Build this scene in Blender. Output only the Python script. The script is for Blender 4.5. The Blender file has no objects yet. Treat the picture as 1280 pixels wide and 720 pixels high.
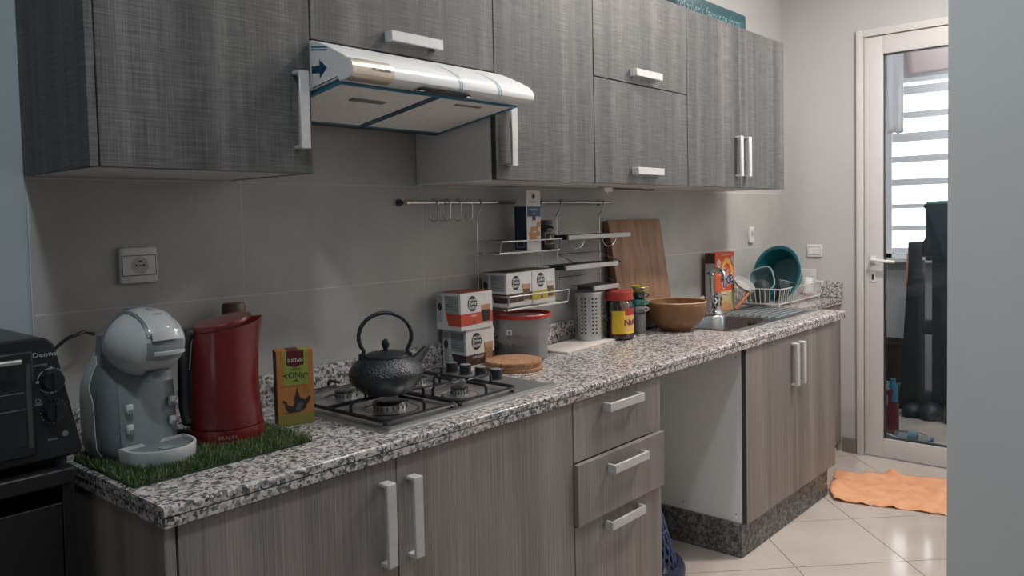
import bpy, bmesh, math, random
from math import sin, cos, pi, radians
from mathutils import Matrix, Vector
random.seed(7)
SC = bpy.context.scene
COL = SC.collection

# ------------------------------------------------------------------ camera
def make_camera():
    yaw, pitch, roll = radians(40.5366), radians(-2.5867), radians(-1.1725)
    fwd = Vector((cos(yaw)*cos(pitch), sin(yaw)*cos(pitch), sin(pitch)))
    right = fwd.cross(Vector((0, 0, 1))).normalized()
    up = right.cross(fwd)
    r2 = right*cos(roll) + up*sin(roll)
    u2 = -right*sin(roll) + up*cos(roll)
    cam = bpy.data.cameras.new('camera')
    cam.sensor_fit = 'HORIZONTAL'; cam.sensor_width = 36.0
    cam.lens = 1001.05*36.0/1280.0
    cam.shift_x = -23.4/1280.0
    cam.shift_y = -43.3/1280.0
    cam.clip_start = 0.05
    o = bpy.data.objects.new('camera', cam)
    M = Matrix((r2, u2, -fwd)).transposed().to_4x4()
    M.translation = Vector((-0.5995, -1.8884, 1.3251))
    o.matrix_world = M
    COL.objects.link(o)
    SC.camera = o
make_camera()

# ------------------------------------------------------------------ world, light, exposure
SC.view_settings.view_transform = 'Standard'
SC.view_settings.look = 'None'
SC.view_settings.gamma = 1.0
SC.view_settings.use_curve_mapping = False
SC.view_settings.exposure = 0.0
WORLD = bpy.data.worlds.new('sky'); SC.world = WORLD
WORLD.use_nodes = True
WORLD.node_tree.nodes['Background'].inputs[0].default_value = (0.75, 0.85, 1.0, 1)
WORLD.node_tree.nodes['Background'].inputs[1].default_value = 1.0

KITCHEN_LAMP = (1.55, -0.76, 2.66)
KITCHEN_POWER = 14.5
FAR_LAMP = (2.8, -1.2, 2.66)
FAR_POWER = 32.0
ROOM_LAMP = (-0.2, -1.3, 2.66)
ROOM_POWER = 12.5
ROOM_WINDOW_POWER = 3.0
WINDOW_STRENGTH = 3.5
TERRACE_POWER = 34.0

def area(name, loc, target, sx, sy, power, color, shape='RECTANGLE'):
    l = bpy.data.lights.new(name, 'AREA')
    l.shape = shape; l.size = sx
    if shape in ('RECTANGLE', 'ELLIPSE'): l.size_y = sy
    l.energy = power; l.color = color
    o = bpy.data.objects.new(name, l)
    o.location = loc
    d = Vector(target)-Vector(loc)
    o.rotation_euler = d.to_track_quat('-Z', 'Y').to_euler()
    COL.objects.link(o)
    return o
# daylight that comes in by the living room window behind the camera
area('daylight_living_room', (-2.9, -2.2, 1.6), (0, -1.6, 1.3), 1.3, 1.2, ROOM_WINDOW_POWER, (0.78, 0.9, 1.0))
# added fill light below the terrace ceiling, brightens the terrace
area('terrace_fill', (4.7, -1.2, 2.55), (4.7, -1.2, 0), 1.2, 1.2, TERRACE_POWER, (0.86, 0.93, 1.0))

# ------------------------------------------------------------------ materials
MATS = {}
class N:
    """small node tree writer"""
    def __init__(self, name):
        self.m = bpy.data.materials.new(name); self.m.use_nodes = True
        self.t = self.m.node_tree; self.t.nodes.clear()
        self.out = self.t.nodes.new('ShaderNodeOutputMaterial')
    def n(self, typ, **kw):
        x = self.t.nodes.new(typ)
        for k, v in kw.items(): setattr(x, k, v)
        return x
    def link(self, a, b): self.t.links.new(a, b)
    def coords(self, scale=(1, 1, 1), loc=(0, 0, 0)):
        tc = self.n('ShaderNodeTexCoord'); mp = self.n('ShaderNodeMapping')
        mp.inputs['Scale'].default_value = scale; mp.inputs['Location'].default_value = loc
        self.link(tc.outputs['Object'], mp.inputs['Vector'])
        return mp.outputs['Vector']
    def noise(self, vec, scale=1.0, detail=2.0, rough=0.5):
        x = self.n('ShaderNodeTexNoise')
        x.inputs['Scale'].default_value = scale; x.inputs['Detail'].default_value = detail
        x.inputs['Roughness'].default_value = rough
        self.link(vec, x.inputs['Vector']); return x.outputs['Fac']
    def voro(self, vec, scale, out='Color'):
        x = self.n('ShaderNodeTexVoronoi'); x.inputs['Scale'].default_value = scale
        self.link(vec, x.inputs['Vector']); return x.outputs[out]
    def ramp(self, fac, stops, interp='LINEAR'):
        x = self.n('ShaderNodeValToRGB'); e = x.color_ramp.elements
        x.color_ramp.interpolation = interp
        while len(e) < len(stops): e.new(0.5)
        for i, (p, c) in enumerate(stops):
            e[i].position = p
            e[i].color = (c, c, c, 1) if not hasattr(c, '__len__') else (*c, 1)
        self.link(fac, x.inputs[0]); return x.outputs[0]
    def mix(self, fac, a, b, mode='MIX'):
        x = self.n('ShaderNodeMix', data_type='RGBA', blend_type=mode)
        for sock, v in ((x.inputs[0], fac), (x.inputs[6], a), (x.inputs[7], b)):
            if hasattr(v, 'is_linked'): self.link(v, sock)
            elif hasattr(v, '__len__'): sock.default_value = (*v, 1)
            else: sock.default_value = v
        return x.outputs[2]
    def math(self, op, a, b):
        x = self.n('ShaderNodeMath', operation=op)
        for s, v in ((x.inputs[0], a), (x.inputs[1], b)):
            if hasattr(v, 'is_linked'): self.link(v, s)
            else: s.default_value = v
        return x.outputs[0]
    def bsdf(self, color=(0.5, 0.5, 0.5), rough=0.5, metal=0.0, coat=0.0, spec=0.5, bump=None, bstr=0.2, bdist=0.001, trans=0.0, alpha=None, emit=None, estr=0.0, sheen=0.0):
        b = self.n('ShaderNodeBsdfPrincipled')
        for k, v in (('Base Color', color), ('Roughness', rough), ('Metallic', metal), ('Coat Weight', coat), ('Specular IOR Level', spec), ('Transmission Weight', trans), ('Sheen Weight', sheen)):
            s = b.inputs[k]
            if hasattr(v, 'is_linked'): self.link(v, s)
            elif hasattr(v, '__len__'): s.default_value = (*v, 1)
            else: s.default_value = v
        b.inputs['Coat Roughness'].default_value = 0.08
        if alpha is not None: b.inputs['Alpha'].default_value = alpha
        if emit is not None:
            b.inputs['Emission Color'].default_value = (*emit, 1); b.inputs['Emission Strength'].default_value = estr
        if bump is not None:
            bp = self.n('ShaderNodeBump'); bp.inputs['Strength'].default_value = bstr; bp.inputs['Distance'].default_value = bdist
            self.link(bump, bp.inputs['Height']); self.link(bp.outputs[0], b.inputs['Normal'])
        self.link(b.outputs[0], self.out.inputs[0])
        return b

def plain(name, color, rough=0.5, metal=0.0, coat=0.0, spec=0.5, grain=0.06, gscale=60.0, bump=0.0, **kw):
    """a procedural material with slight tonal grain"""
    if name in MATS: return MATS[name]
    m = N(name)
    v = m.coords()
    f = m.noise(v, gscale, 3.0)
    lo = tuple(c*(1-grain) for c in color); hi = tuple(min(1, c*(1+grain)) for c in color)
    c = m.ramp(f, [(0.3, lo), (0.7, hi)])
    m.bsdf(c, rough, metal, coat, spec, bump=(f if bump else None), bstr=bump, **kw)
    MATS[name] = m.m
    return m.m

def mat_granite():
    m = N('granite'); v = m.coords()
    w = m.noise(v, 55, 2)
    vv = m.n('ShaderNodeVectorMath', operation='ADD')
    sc = m.n('ShaderNodeVectorMath', operation='SCALE'); sc.inputs[3].default_value = 0.008
    nz = m.n('ShaderNodeTexNoise'); nz.inputs['Scale'].default_value = 70; m.link(v, nz.inputs['Vector'])
    m.link(nz.outputs['Color'], sc.inputs[0]); m.link(v, vv.inputs[0]); m.link(sc.outputs[0], vv.inputs[1])
    cells = m.voro(vv.outputs[0], 165)
    sep = m.n('ShaderNodeSeparateColor'); m.link(cells, sep.inputs[0])
    clus = m.noise(v, 62, 3, 0.6)
    k = m.math('ADD', m.math('MULTIPLY', sep.outputs[0], 0.55), m.math('MULTIPLY', clus, 0.75))
    c = m.ramp(k, [(0.36, (0.02, 0.026, 0.03)), (0.45, (0.055, 0.066, 0.07)), (0.53, (0.155, 0.165, 0.165)), (0.62, (0.30, 0.285, 0.278)), (0.74, (0.52, 0.45, 0.42)), (0.90, (0.66, 0.60, 0.58))])
    fine = m.noise(v, 320, 2)
    c = m.mix(m.ramp(fine, [(0.35, 0.0), (0.7, 0.35)]), c, (0.34, 0.32, 0.31))
    m.bsdf(c, 0.22, spec=0.5)
    return m.m
def mat_granite_dark():
    m = N('granite_plinth'); v = m.coords()
    k = m.math('ADD', m.math('MULTIPLY', m.noise(v, 60, 3, 0.65), 0.7), m.math('MULTIPLY', m.noise(v, 190, 2), 0.45))
    c = m.ramp(k, [(0.46, (0.03, 0.033, 0.034)), (0.56, (0.11, 0.11, 0.105)), (0.66, (0.24, 0.225, 0.21)), (0.78, (0.34, 0.31, 0.29))])
    m.bsdf(c, 0.5)
    return m.m
def flat_vec(m, sx, sz, loc=(0, 0, 0)):
    """x+y run along the board, z up: a vector that works on fronts and sides"""
    tc = m.n('ShaderNodeTexCoord'); s = m.n('ShaderNodeSeparateXYZ'); m.link(tc.outputs['Object'], s.inputs[0])
    u = m.math('ADD', s.outputs[0], m.math('MULTIPLY', s.outputs[1], 1.37))
    oi = m.n('ShaderNodeObjectInfo')
    u = m.math('ADD', u, m.math('MULTIPLY', oi.outputs['Random'], 13.0))
    c = m.n('ShaderNodeCombineXYZ')
    m.link(m.math('MULTIPLY', u, sx), c.inputs[0]); m.link(m.math('MULTIPLY', s.outputs[2], sz), c.inputs[2])
    return c.outputs[0]
def mat_upper_wood():
    m = N('dark_woven_oak')
    bands = m.noise(flat_vec(m, 14, 0.35), 1, 2, 0.6)
    vert = m.noise(flat_vec(m, 330, 9), 1, 3, 0.65)
    hori = m.noise(flat_vec(m, 10, 340), 1, 3, 0.65)
    cross = m.math('ADD', m.math('MULTIPLY', vert, 0.5), m.math('MULTIPLY', hori, 0.55))
    k = m.math('ADD', m.math('MULTIPLY', bands, 0.42), m.math('MULTIPLY', cross, 0.75))
    c = m.ramp(k, [(0.42, (0.022, 0.0222, 0.0224)), (0.53, (0.055, 0.0545, 0.054)), (0.64, (0.10, 0.098, 0.096)), (0.76, (0.185, 0.18, 0.176))])
    m.bsdf(c, 0.55, bump=cross, bstr=0.25, bdist=0.0008)
    return m.m
def mat_base_wood():
    m = N('grey_brown_lined_oak')
    bands = m.noise(flat_vec(m, 9, 0.25), 1, 2, 0.5)
    vert = m.noise(flat_vec(m, 240, 1.6), 1, 3, 0.6)
    fine = m.noise(flat_vec(m, 620, 5), 1, 2, 0.5)
    k = m.math('ADD', m.math('MULTIPLY', bands, 0.34), m.math('ADD', m.math('MULTIPLY', vert, 0.42), m.math('MULTIPLY', fine, 0.28)))
    c = m.ramp(k, [(0.36, (0.105, 0.094, 0.088)), (0.47, (0.19, 0.17, 0.158)), (0.58, (0.28, 0.25, 0.232)), (0.72, (0.42, 0.38, 0.35))])
    m.bsdf(c, 0.5, bump=vert, bstr=0.15, bdist=0.0006)
    return m.m
def mat_wall_tile():
    m = N('grey_stone_tile'); v = m.coords()
    a = m.noise(v, 5, 4, 0.6); b = m.noise(v, 120, 2)
    k = m.math('ADD', m.math('MULTIPLY', a, 0.75), m.math('MULTIPLY', b, 0.25))
    c = m.ramp(k, [(0.3, (0.34, 0.335, 0.32)), (0.7, (0.45, 0.44, 0.42))])
    m.bsdf(c, 0.5)
    return m.m
def mat_floor_tile():
    m = N('polished_beige_tile'); v = m.coords()
    a = m.noise(v, 2.2, 5, 0.65)
    c = m.ramp(a, [(0.3, (0.50, 0.435, 0.39)), (0.7, (0.62, 0.55, 0.50))])
    m.bsdf(c, 0.09, spec=0.55)
    return m.m
def mat_paint(name, col, rough=0.85):
    m = N(name); v = m.coords()
    a = m.noise(v, 3, 3); b = m.noise(v, 180, 3)
    c = m.ramp(a, [(0.3, tuple(x*0.96 for x in col)), (0.7, col)])
    m.bsdf(c, rough, spec=0.3, bump=b, bstr=0.15, bdist=0.001)
    return m.m
def mat_wood(name, c0, c1, stretch=(60, 60, 3), rough=0.5):
    m = N(name); v = m.coords(stretch)
    a = m.noise(v, 1, 4, 0.6)
    c = m.ramp(a, [(0.3, c0), (0.7, c1)])
    m.bsdf(c, rough)
    return m.m
def mat_steel(name, col=(0.42, 0.42, 0.41), rough=0.3, stretch=(4, 200, 200)):
    m = N(name); v = m.coords(stretch)
    a = m.noise(v, 1, 2)
    c = m.ramp(a, [(0.3, tuple(x*0.88 for x in col)), (0.7, col)])
    m.bsdf(c, rough, metal=1.0, bump=a, bstr=0.05)
    return m.m
def mat_clear(name, tint=(0.95, 0.97, 0.97), gloss=1.0, rough=0.02, haze=None, hazef=0.0, tf=1.0):
    """thin clear glass or plastic: see-through with fresnel reflection, optional milky share"""
    m = N(name)
    tr = m.n('ShaderNodeBsdfTransparent'); tr.inputs[0].default_value = (*tint, 1)
    gl = m.n('ShaderNodeBsdfGlossy'); gl.inputs['Roughness'].default_value = rough
    lw = m.n('ShaderNodeFresnel'); lw.inputs[0].default_value = 1.45
    mx = m.n('ShaderNodeMixShader'); f = m.math('MULTIPLY', lw.outputs[0], gloss)
    m.link(f, mx.inputs[0]); m.link(tr.outputs[0], mx.inputs[1]); m.link(gl.outputs[0], mx.inputs[2])
    last = mx.outputs[0]
    if haze:
        df = m.n('ShaderNodeBsdfDiffuse'); df.inputs[0].default_value = (*haze, 1)
        tl = m.n('ShaderNodeBsdfTranslucent'); tl.inputs[0].default_value = (*haze, 1)
        dt = m.n('ShaderNodeMixShader'); dt.inputs[0].default_value = 0.35
        m.link(df.outputs[0], dt.inputs[1]); m.link(tl.outputs[0], dt.inputs[2])
        m2 = m.n('ShaderNodeMixShader'); m2.inputs[0].default_value = hazef
        m.link(last, m2.inputs[1]); m.link(dt.outputs[0], m2.inputs[2]); last = m2.outputs[0]
    m.link(last, m.out.inputs[0])
    return m.m
def mat_emit(name, col, strength):
    m = N(name); v = m.coords((3, 3, 1.2))
    a = m.noise(v, 1, 2)
    c = m.ramp(a, [(0.3, tuple(x*0.93 for x in col)), (0.7, col)])
    e = m.n('ShaderNodeEmission'); e.inputs[1].default_value = strength
    m.link(c, e.inputs[0]); m.link(e.outputs[0], m.out.inputs[0])
    return m.m
def mat_iron():
    m = N('hobnail_cast_iron'); v = m.coords()
    d = m.voro(v, 190, 'Distance')
    c = m.ramp(d, [(0.0, (0.014, 0.022, 0.028)), (0.8, (0.006, 0.010, 0.014))])
    m.bsdf(c, 0.42, metal=0.0, spec=0.7, bump=d, bstr=-0.7 if False else 0.7, bdist=0.002)
    return m.m

GRANITE = mat_granite(); PLINTH = mat_granite_dark()
UWOOD = mat_upper_wood(); BWOOD = mat_base_wood()
TILE = mat_wall_tile(); FTILE = mat_floor_tile()
WHITEPAINT = mat_paint('white_wall_paint', (0.475, 0.465, 0.46)); CEILPAINT = mat_paint('white_ceiling_paint', (0.8, 0.8, 0.79))
GREYPAINT = mat_paint('cool_wall_paint', (0.42, 0.475, 0.495))
GROUT = mat_paint('tile_grout', (0.58, 0.56, 0.54))
FGROUT = mat_paint('floor_grout', (0.26, 0.22, 0.19))
PVC = plain('white_pvc', (0.57, 0.555, 0.54), 0.35, grain=0.012)
MELAMINE = plain('white_melamine', (0.80, 0.80, 0.78), 0.45, grain=0.015)
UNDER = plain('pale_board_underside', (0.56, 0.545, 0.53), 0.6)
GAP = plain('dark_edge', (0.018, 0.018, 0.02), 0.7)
DARKEDGE = plain('dark_door_edge', (0.05, 0.05, 0.05), 0.6)
ALU = plain('satin_aluminium_paint', (0.58, 0.57, 0.56), 0.32, metal=0.15)
STEEL = mat_steel('brushed_steel', (0.60, 0.605, 0.60), 0.38); STEELD = mat_steel('hob_steel', (0.50, 0.52, 0.53), 0.42)
CHROME = mat_steel('chrome', (0.62, 0.62, 0.62), 0.1)
WIRE = mat_steel('chrome_wire', (0.55, 0.55, 0.54), 0.25)
ENAMEL = plain('black_enamel', (0.012, 0.013, 0.015), 0.25)
BLACKP = plain('black_plastic', (0.012, 0.013, 0.016), 0.35)
DARKP = plain('dark_plastic', (0.03, 0.033, 0.037), 0.5)
IRON = mat_iron()
IRONP = plain('plain_cast_iron', (0.010, 0.015, 0.019), 0.42, spec=0.6)
WPLAST = plain('white_plastic', (0.66, 0.66, 0.64), 0.35)
WCARD = plain('white_card', (0.60, 0.585, 0.565), 0.55)
PRINTW = plain('white_print', (0.72, 0.72, 0.70), 0.6)
PRINTK = plain('black_print', (0.014, 0.016, 0.018), 0.5)

# ------------------------------------------------------------------ mesh builder
class B:
    def __init__(s): s.bm = bmesh.new()
    def v(s, p): return s.bm.verts.new(p)
    def face(s, vs):
        try: return s.bm.faces.new(vs)
        except ValueError: return None
    def box(s, x0, x1, y0, y1, z0, z1):
        p = [s.v((x, y, z)) for z in (z0, z1) for y in (y0, y1) for x in (x0, x1)]
        for a in ((0, 2, 3, 1), (4, 5, 7, 6), (0, 1, 5, 4), (2, 6, 7, 3), (0, 4, 6, 2), (1, 3, 7, 5)):
            s.face([p[i] for i in a])
        return s
    def loft(s, rings, closed=True, cap0=True, cap1=True, loop=False):
        R = [[s.v(p) for p in r] for r in rings]
        n = len(R[0])
        for i in range(len(R) if loop else len(R)-1):
            a, b = R[i], R[(i+1) % len(R)]
            for j in range(n if closed else n-1):
                k = (j+1) % n
                s.face([a[j], a[k], b[k], b[j]])
        if not loop and closed:
            if cap0: s.face(R[0][::-1])
            if cap1: s.face(R[-1])
        return s
    def tube(s, pts, r, n=8, closed=False):
        P = [Vector(p) for p in pts]; m = len(P)
        rings = []; ref = None
        for i in range(m):
            if closed: t = P[(i+1) % m]-P[i-1]
            elif i == 0: t = P[1]-P[0]
            elif i == m-1: t = P[-1]-P[-2]
            else: t = (P[i+1]-P[i]).normalized()+(P[i]-P[i-1]).normalized()
            t.normalize()
            if ref is None:
                ref = Vector((0, 0, 1)) if abs(t.z) < 0.9 else Vector((1, 0, 0))
            a = t.cross(ref)
            if a.length < 1e-5: a = t.orthogonal()
            a.normalize(); b = a.cross(t).normalized(); ref = b if False else t.cross(a)*-1
            ref = b
            rr = r[i] if hasattr(r, '__len__') else r
            rings.append([P[i]+(a*cos(2*pi*k/n)+b*sin(2*pi*k/n))*rr for k in range(n)])
        return s.loft(rings, loop=closed)
    def lathe(s, prof, n=32, c=(0, 0, 0), sy=1.0):
        cx, cy, cz = c; prev = None
        for (r, z) in prof:
            if r < 1e-6: cur = [s.v((cx, cy, cz+z))]
            else: cur = [s.v((cx+r*cos(2*pi*k/n), cy+r*sy*sin(2*pi*k/n), cz+z)) for k in range(n)]
            if prev is not None:
                for k in range(n):
                    k2 = (k+1) % n
                    if len(prev) == 1 and len(cur) == 1: break
                    if len(prev) == 1: s.face([prev[0], cur[k2], cur[k]])
                    elif len(cur) == 1: s.face([prev[k], prev[k2], cur[0]])
                    else: s.face([prev[k], prev[k2], cur[k2], cur[k]])
            prev = cur
        return s
    def cyl(s, c, r, z0, z1, n=24, r1=None):
        r1 = r if r1 is None else r1
        return s.lathe([(0, z0), (r, z0), (r1, z1), (0, z1)], n, c)
    def prism(s, poly, f, d):
        """poly: 2D points; f: maps (u,v,w) to 3D; extruded in w from 0 to d"""
        a = [f(u, v, 0) for u, v in poly]; b = [f(u, v, d) for u, v in poly]
        return s.loft([a, b])
    def xform(s, M): bmesh.ops.transform(s.bm, matrix=M, verts=s.bm.verts); return s
    def bevel(s, w, seg=2, ang=40):
        bmesh.ops.recalc_face_normals(s.bm, faces=s.bm.faces)
        es = [e for e in s.bm.edges if len(e.link_faces) == 2 and e.calc_face_angle(0) > radians(ang)]
        bmesh.ops.bevel(s.bm, geom=es, offset=w, segments=seg, affect='EDGES', profile=0.6, clamp_overlap=True)
        return s
    def mesh(s, name, mat, ang=38):
        bmesh.ops.recalc_face_normals(s.bm, faces=s.bm.faces)
        for f in s.bm.faces: f.smooth = True
        for e in s.bm.edges:
            if len(e.link_faces) != 2 or e.calc_face_angle(0) > radians(ang): e.smooth = False
        me = bpy.data.meshes.new(name); s.bm.to_mesh(me); s.bm.free()
        if mat: me.materials.append(mat)
        return me
    def make(s, name, mat, parent=None, loc=None, rot=None, ang=38):
        return put(name, s.mesh(name, mat, ang), parent, loc, rot)
def put(name, me, parent=None, loc=None, rot=None):
    o = bpy.data.objects.new(name, me); COL.objects.link(o)
    if parent: o.parent = parent
    if loc: o.location = loc
    if rot: o.rotation_euler = rot
    return o
def tag(o, label=None, cat=None, group=None, kind=None):
    if label: o['label'] = label
    if cat: o['category'] = cat
    if group: o['group'] = group
    if kind: o['kind'] = kind
    return o
def thing(name, label, cat, loc=(0, 0, 0), rz=0.0, group=None, rot=None):
    o = bpy.data.objects.new(name, None); COL.objects.link(o)
    o.empty_display_size = 0.05
    o.location = loc; o.rotation_euler = rot if rot else (0, 0, rz)
    return tag(o, label, cat, group)
def struct(o): o['kind'] = 'structure'; return o
def dup(root, loc, rz=None, label=None):
    kids = [(c, [g for g in bpy.data.objects if g.parent == c]) for c in bpy.data.objects if c.parent == root]
    r = root.copy(); COL.objects.link(r); r.location = loc
    if rz is not None: r.rotation_euler = (0, 0, rz)
    if label: r['label'] = label
    for c, gs in kids:
        d = c.copy(); COL.objects.link(d); d.parent = r
        for g in gs:
            h = g.copy(); COL.objects.link(h); h.parent = d
    return r

# frames for flat print: origin o, u right, v up (3D vectors)
def frame(o, u, v):
    o, u, v = Vector(o), Vector(u).normalized(), Vector(v).normalized()
    w = u.cross(v)
    return lambda a, b, c=0.0: o+u*a+v*b+w*c
def frame_m(o, u, v):
    o, u, v = Vector(o), Vector(u).normalized(), Vector(v).normalized(); w = u.cross(v)
    M = Matrix((u, v, w)).transposed().to_4x4(); M.translation = o; return M
def flat(name, poly, fr, mat, parent, d=0.0006, t=0.0005):
    b = B(); b.loft([[fr(u, v, d-t) for u, v in poly], [fr(u, v, d) for u, v in poly]])
    return b.make(name, mat, parent)
def rect(u0, u1, v0, v1): return [(u0, v0), (u1, v0), (u1, v1), (u0, v1)]
def ell(cu, cv, ru, rv=None, n=28, a0=0.0, a1=2*pi):
    rv = ru if rv is None else rv
    return [(cu+ru*cos(a0+(a1-a0)*k/n), cv+rv*sin(a0+(a1-a0)*k/n)) for k in range(n if a1-a0 > 6.28 else n+1)]
def ring(name, cu, cv, r0, r1, fr, mat, parent, d=0.0006, a0=0.0, a1=2*pi, sv=1.0, n=36):
    b = B()
    full = a1-a0 > 6.28
    rings = []
    for k in range(n if full else n+1):
        a = a0+(a1-a0)*k/n
        rings.append([fr(cu+r*cos(a), cv+r*sv*sin(a), w) for r, w in ((r0, d-0.0005), (r1, d-0.0005), (r1, d), (r0, d))])
    b.loft(rings, loop=full)
    return b.make(name, mat, parent)
def text(name, body, size, o, u, v, mat, parent, align='CENTER', bold=0.0, sx=1.0, shear=0.0, wrap=None, d=0.0008, spacing=1.0):
    cu = bpy.data.curves.new(name, 'FONT'); cu.body = body; cu.size = size
    cu.align_x = align; cu.align_y = 'CENTER'; cu.offset = bold*size; cu.shear = shear; cu.resolution_u = 2
    cu.space_character = spacing; cu.space_line = 0.85
    cu.extrude = 0.00015
    tmp = bpy.data.objects.new(name, cu)
    me = bpy.data.meshes.new_from_object(tmp)
    bpy.data.objects.remove(tmp); bpy.data.curves.remove(cu)
    me.name = name
    if wrap: 
        for x in me.vertices: x.co = wrap(x.co.x*sx, x.co.y, x.co.z+d)
    else:
        M = frame_m(o, u, v)
        for x in me.vertices: x.co = M @ Vector((x.co.x*sx, x.co.y, x.co.z+d))
    me.materials.clear(); me.materials.append(mat)
    return put(name, me, parent)
X, Y, Z = (1, 0, 0), (0, 1, 0), (0, 0, 1)
H = 0.85                     # worktop height
XE = 3.8267                  # end wall
CEIL = 2.75

# ------------------------------------------------------------------ structure
def clip_poly(poly, x0, x1, y0, y1):
    def cut(p, ins, inter):
        out = []
        for i in range(len(p)):
            a, b = p[i], p[(i+1) % len(p)]
            if ins(a):
                out.append(a)
                if not ins(b): out.append(inter(a, b))
            elif ins(b): out.append(inter(a, b))
        return out
    def ix(c): return lambda a, b: (c, a[1]+(b[1]-a[1])*(c-a[0])/(b[0]-a[0]))
    def iy(c): return lambda a, b: (a[0]+(b[0]-a[0])*(c-a[1])/(b[1]-a[1]), c)
    for ins, it in ((lambda p: p[0] >= x0, ix(x0)), (lambda p: p[0] <= x1, ix(x1)), (lambda p: p[1] >= y0, iy(y0)), (lambda p: p[1] <= y1, iy(y1))):
        if not poly: return []
        poly = cut(poly, ins, it)
    return poly

def build_shell():
    fl = struct(B().box(-3.0, XE, -4.0, 0.12, -0.1, -0.003).make('floor', FGROUT))
    s = 0.428; q = math.sqrt(0.5); g = 0.0016
    n0, m0 = 2.53, 1.516
    for i in range(-12, 10):
        for j in range(-10, 14):
            a0, a1 = n0+i*s+g, n0+(i+1)*s-g
            b0, b1 = m0+j*s+g, m0+(j+1)*s-g
            poly = [((a+b)*q, (b-a)*q) for a, b in ((a0, b0), (a1, b0), (a1, b1), (a0, b1))]
            poly = clip_poly(poly, -1.6, XE, -3.2, 0.0)
            if len(poly) < 3: continue
            area2 = abs(sum(poly[k][0]*poly[(k+1) % len(poly)][1]-poly[(k+1) % len(poly)][0]*poly[k][1] for k in range(len(poly))))
            if area2 < 0.002: continue
            B().prism(poly, lambda u, v, w: (u, v, -0.002+w), 0.002).make('tile', FTILE, fl)
    struct(B().box(-3.0, XE+0.15, -4.0, 0.12, CEIL, CEIL+0.1).make('ceiling', CEILPAINT))
    wb = B(); wb.box(-3.0, -0.0075, 0.004, 0.12, 0, CEIL); wb.box(-0.0075, XE+0.15, 0.008, 0.12, 0, CEIL)
    wb = struct(wb.make('wall_back', GREYPAINT))
    # white plaster over the tiles beside and above the wall cabinets
    B().box(3.06, XE, 0.0, 0.008, 1.431, CEIL).make('plaster_panel', WHITEPAINT, wb)
    B().box(-0.0075, 3.06, 0.0, 0.008, 1.722, CEIL).make('plaster_panel', WHITEPAINT, wb)
    B().box(-0.0075, XE, 0.0004, 0.008, H, 1.722).make('grout', GROUT, wb)
    xs = [-0.0065, 0.479, 1.092, 1.705, 2.318, 2.931, 3.544, XE]
    zs = [H, 1.139, 1.428, 1.717]
    for r in range(3):
        for c in range(7):
            if r == 2 and c > 4: continue
            b = B().box(xs[c]+0.0013, xs[c+1]-0.0013, 0.0, 0.0022, zs[r]+0.0013, zs[r+1]-0.0013)
            b.bevel(0.0003, 1).make('tile', TILE, wb)
    # end wall with the glazed door
    yd0, yd1 = -1.36, -0.424
    e = B()
    e.box(XE, XE+0.15, yd1, 0.12, 0, CEIL); e.box(XE, XE+0.15, yd0, yd1, 2.275, CEIL); e.box(XE, XE+0.15, -1.6, yd0, 0, CEIL)
    struct(e.make('wall_end', WHITEPAINT))
    # partition whose end face closes the picture
    p = B().box(0.95, XE+0.15, -4.0, -1.529, 0, CEIL)
    struct(p.bevel(0.006, 2).make('wall_partition', mat_paint('pale_cool_paint', (0.84, 0.84, 0.83))))
    struct(B().box(-3.12, -3.0, -4.0, 0.12, 0, CEIL).make('wall_left', GREYPAINT))
    struct(B().box(-3.0, 0.95, -4.12, -4.0, 0, CEIL).make('wall_front', GREYPAINT))
    struct(B().box(XE-0.012, XE, -0.424, -0.345, 0, 0.08).bevel(0.002, 1).make('baseboard_end', plain('brown_grey_skirting', (0.20, 0.175, 0.155), 0.5)))
    # terrace shell
    X0, X1 = XE+0.15, 5.5
    tf = struct(B().box(X0, X1+0.2, -2.2, 0.3, -0.1, 0.0).make('floor_terrace', plain('terrace_floor', (0.36, 0.31, 0.27), 0.6, grain=0.2, gscale=9)))
    TW = mat_paint('terrace_wall_paint', (0.42, 0.41, 0.41))
    t = B(); wy0, wy1, wz0, wz1 = -1.55, -0.07, 0.98, 2.25
    t.box(X1, X1+0.2, wy1, 0.3, 0, 2.6); t.box(X1, X1+0.2, -2.2, wy0, 0, 2.6)
    t.box(X1, X1+0.2, wy0, wy1, 0, wz0); t.box(X1, X1+0.2, wy0, wy1, wz1, 2.6)
    struct(t.make('wall_terrace', TW))
    struct(B().box(X0, X1, 0.15, 0.3, 0, 2.6).make('wall_terrace_side', TW))
    struct(B().box(X0, X1, -2.2, -2.05, 0, 2.6).make('wall_terrace_side', TW))
    struct(B().box(X0, X1+0.2, -2.2, 0.3, 2.6, 2.7).make('ceiling_terrace', WHITEPAINT))
    # window with horizontal bars
    w = thing('window_1', None, None, (X1, 0, 0)); struct(w)
    GB = plain('grey_bar_paint', (0.74, 0.72, 0.72), 0.5)
    f = B(); f.box(-0.03, 0.03, wy1-0.05, wy1, wz0, wz1); f.box(-0.03, 0.03, wy0, wy0+0.05, wz0, wz1)
    f.box(-0.03, 0.03, wy0, wy1, wz0-0.0, wz0+0.03); f.box(-0.03, 0.03, wy0, wy1, wz1-0.03, wz1)
    f.make('window_frame', GB, w)
    WP = mat_emit('frosted_daylit_pane', (0.93, 0.95, 1.0), WINDOW_STRENGTH)
    edges = [1.016, 1.175, 1.334, 1.497, 1.66, 1.806, 1.969, 2.136, 2.25]
    hs = [0.035, 0.034, 0.03, 0.045, 0.045, 0.062, 0.045, 0.06]
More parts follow.
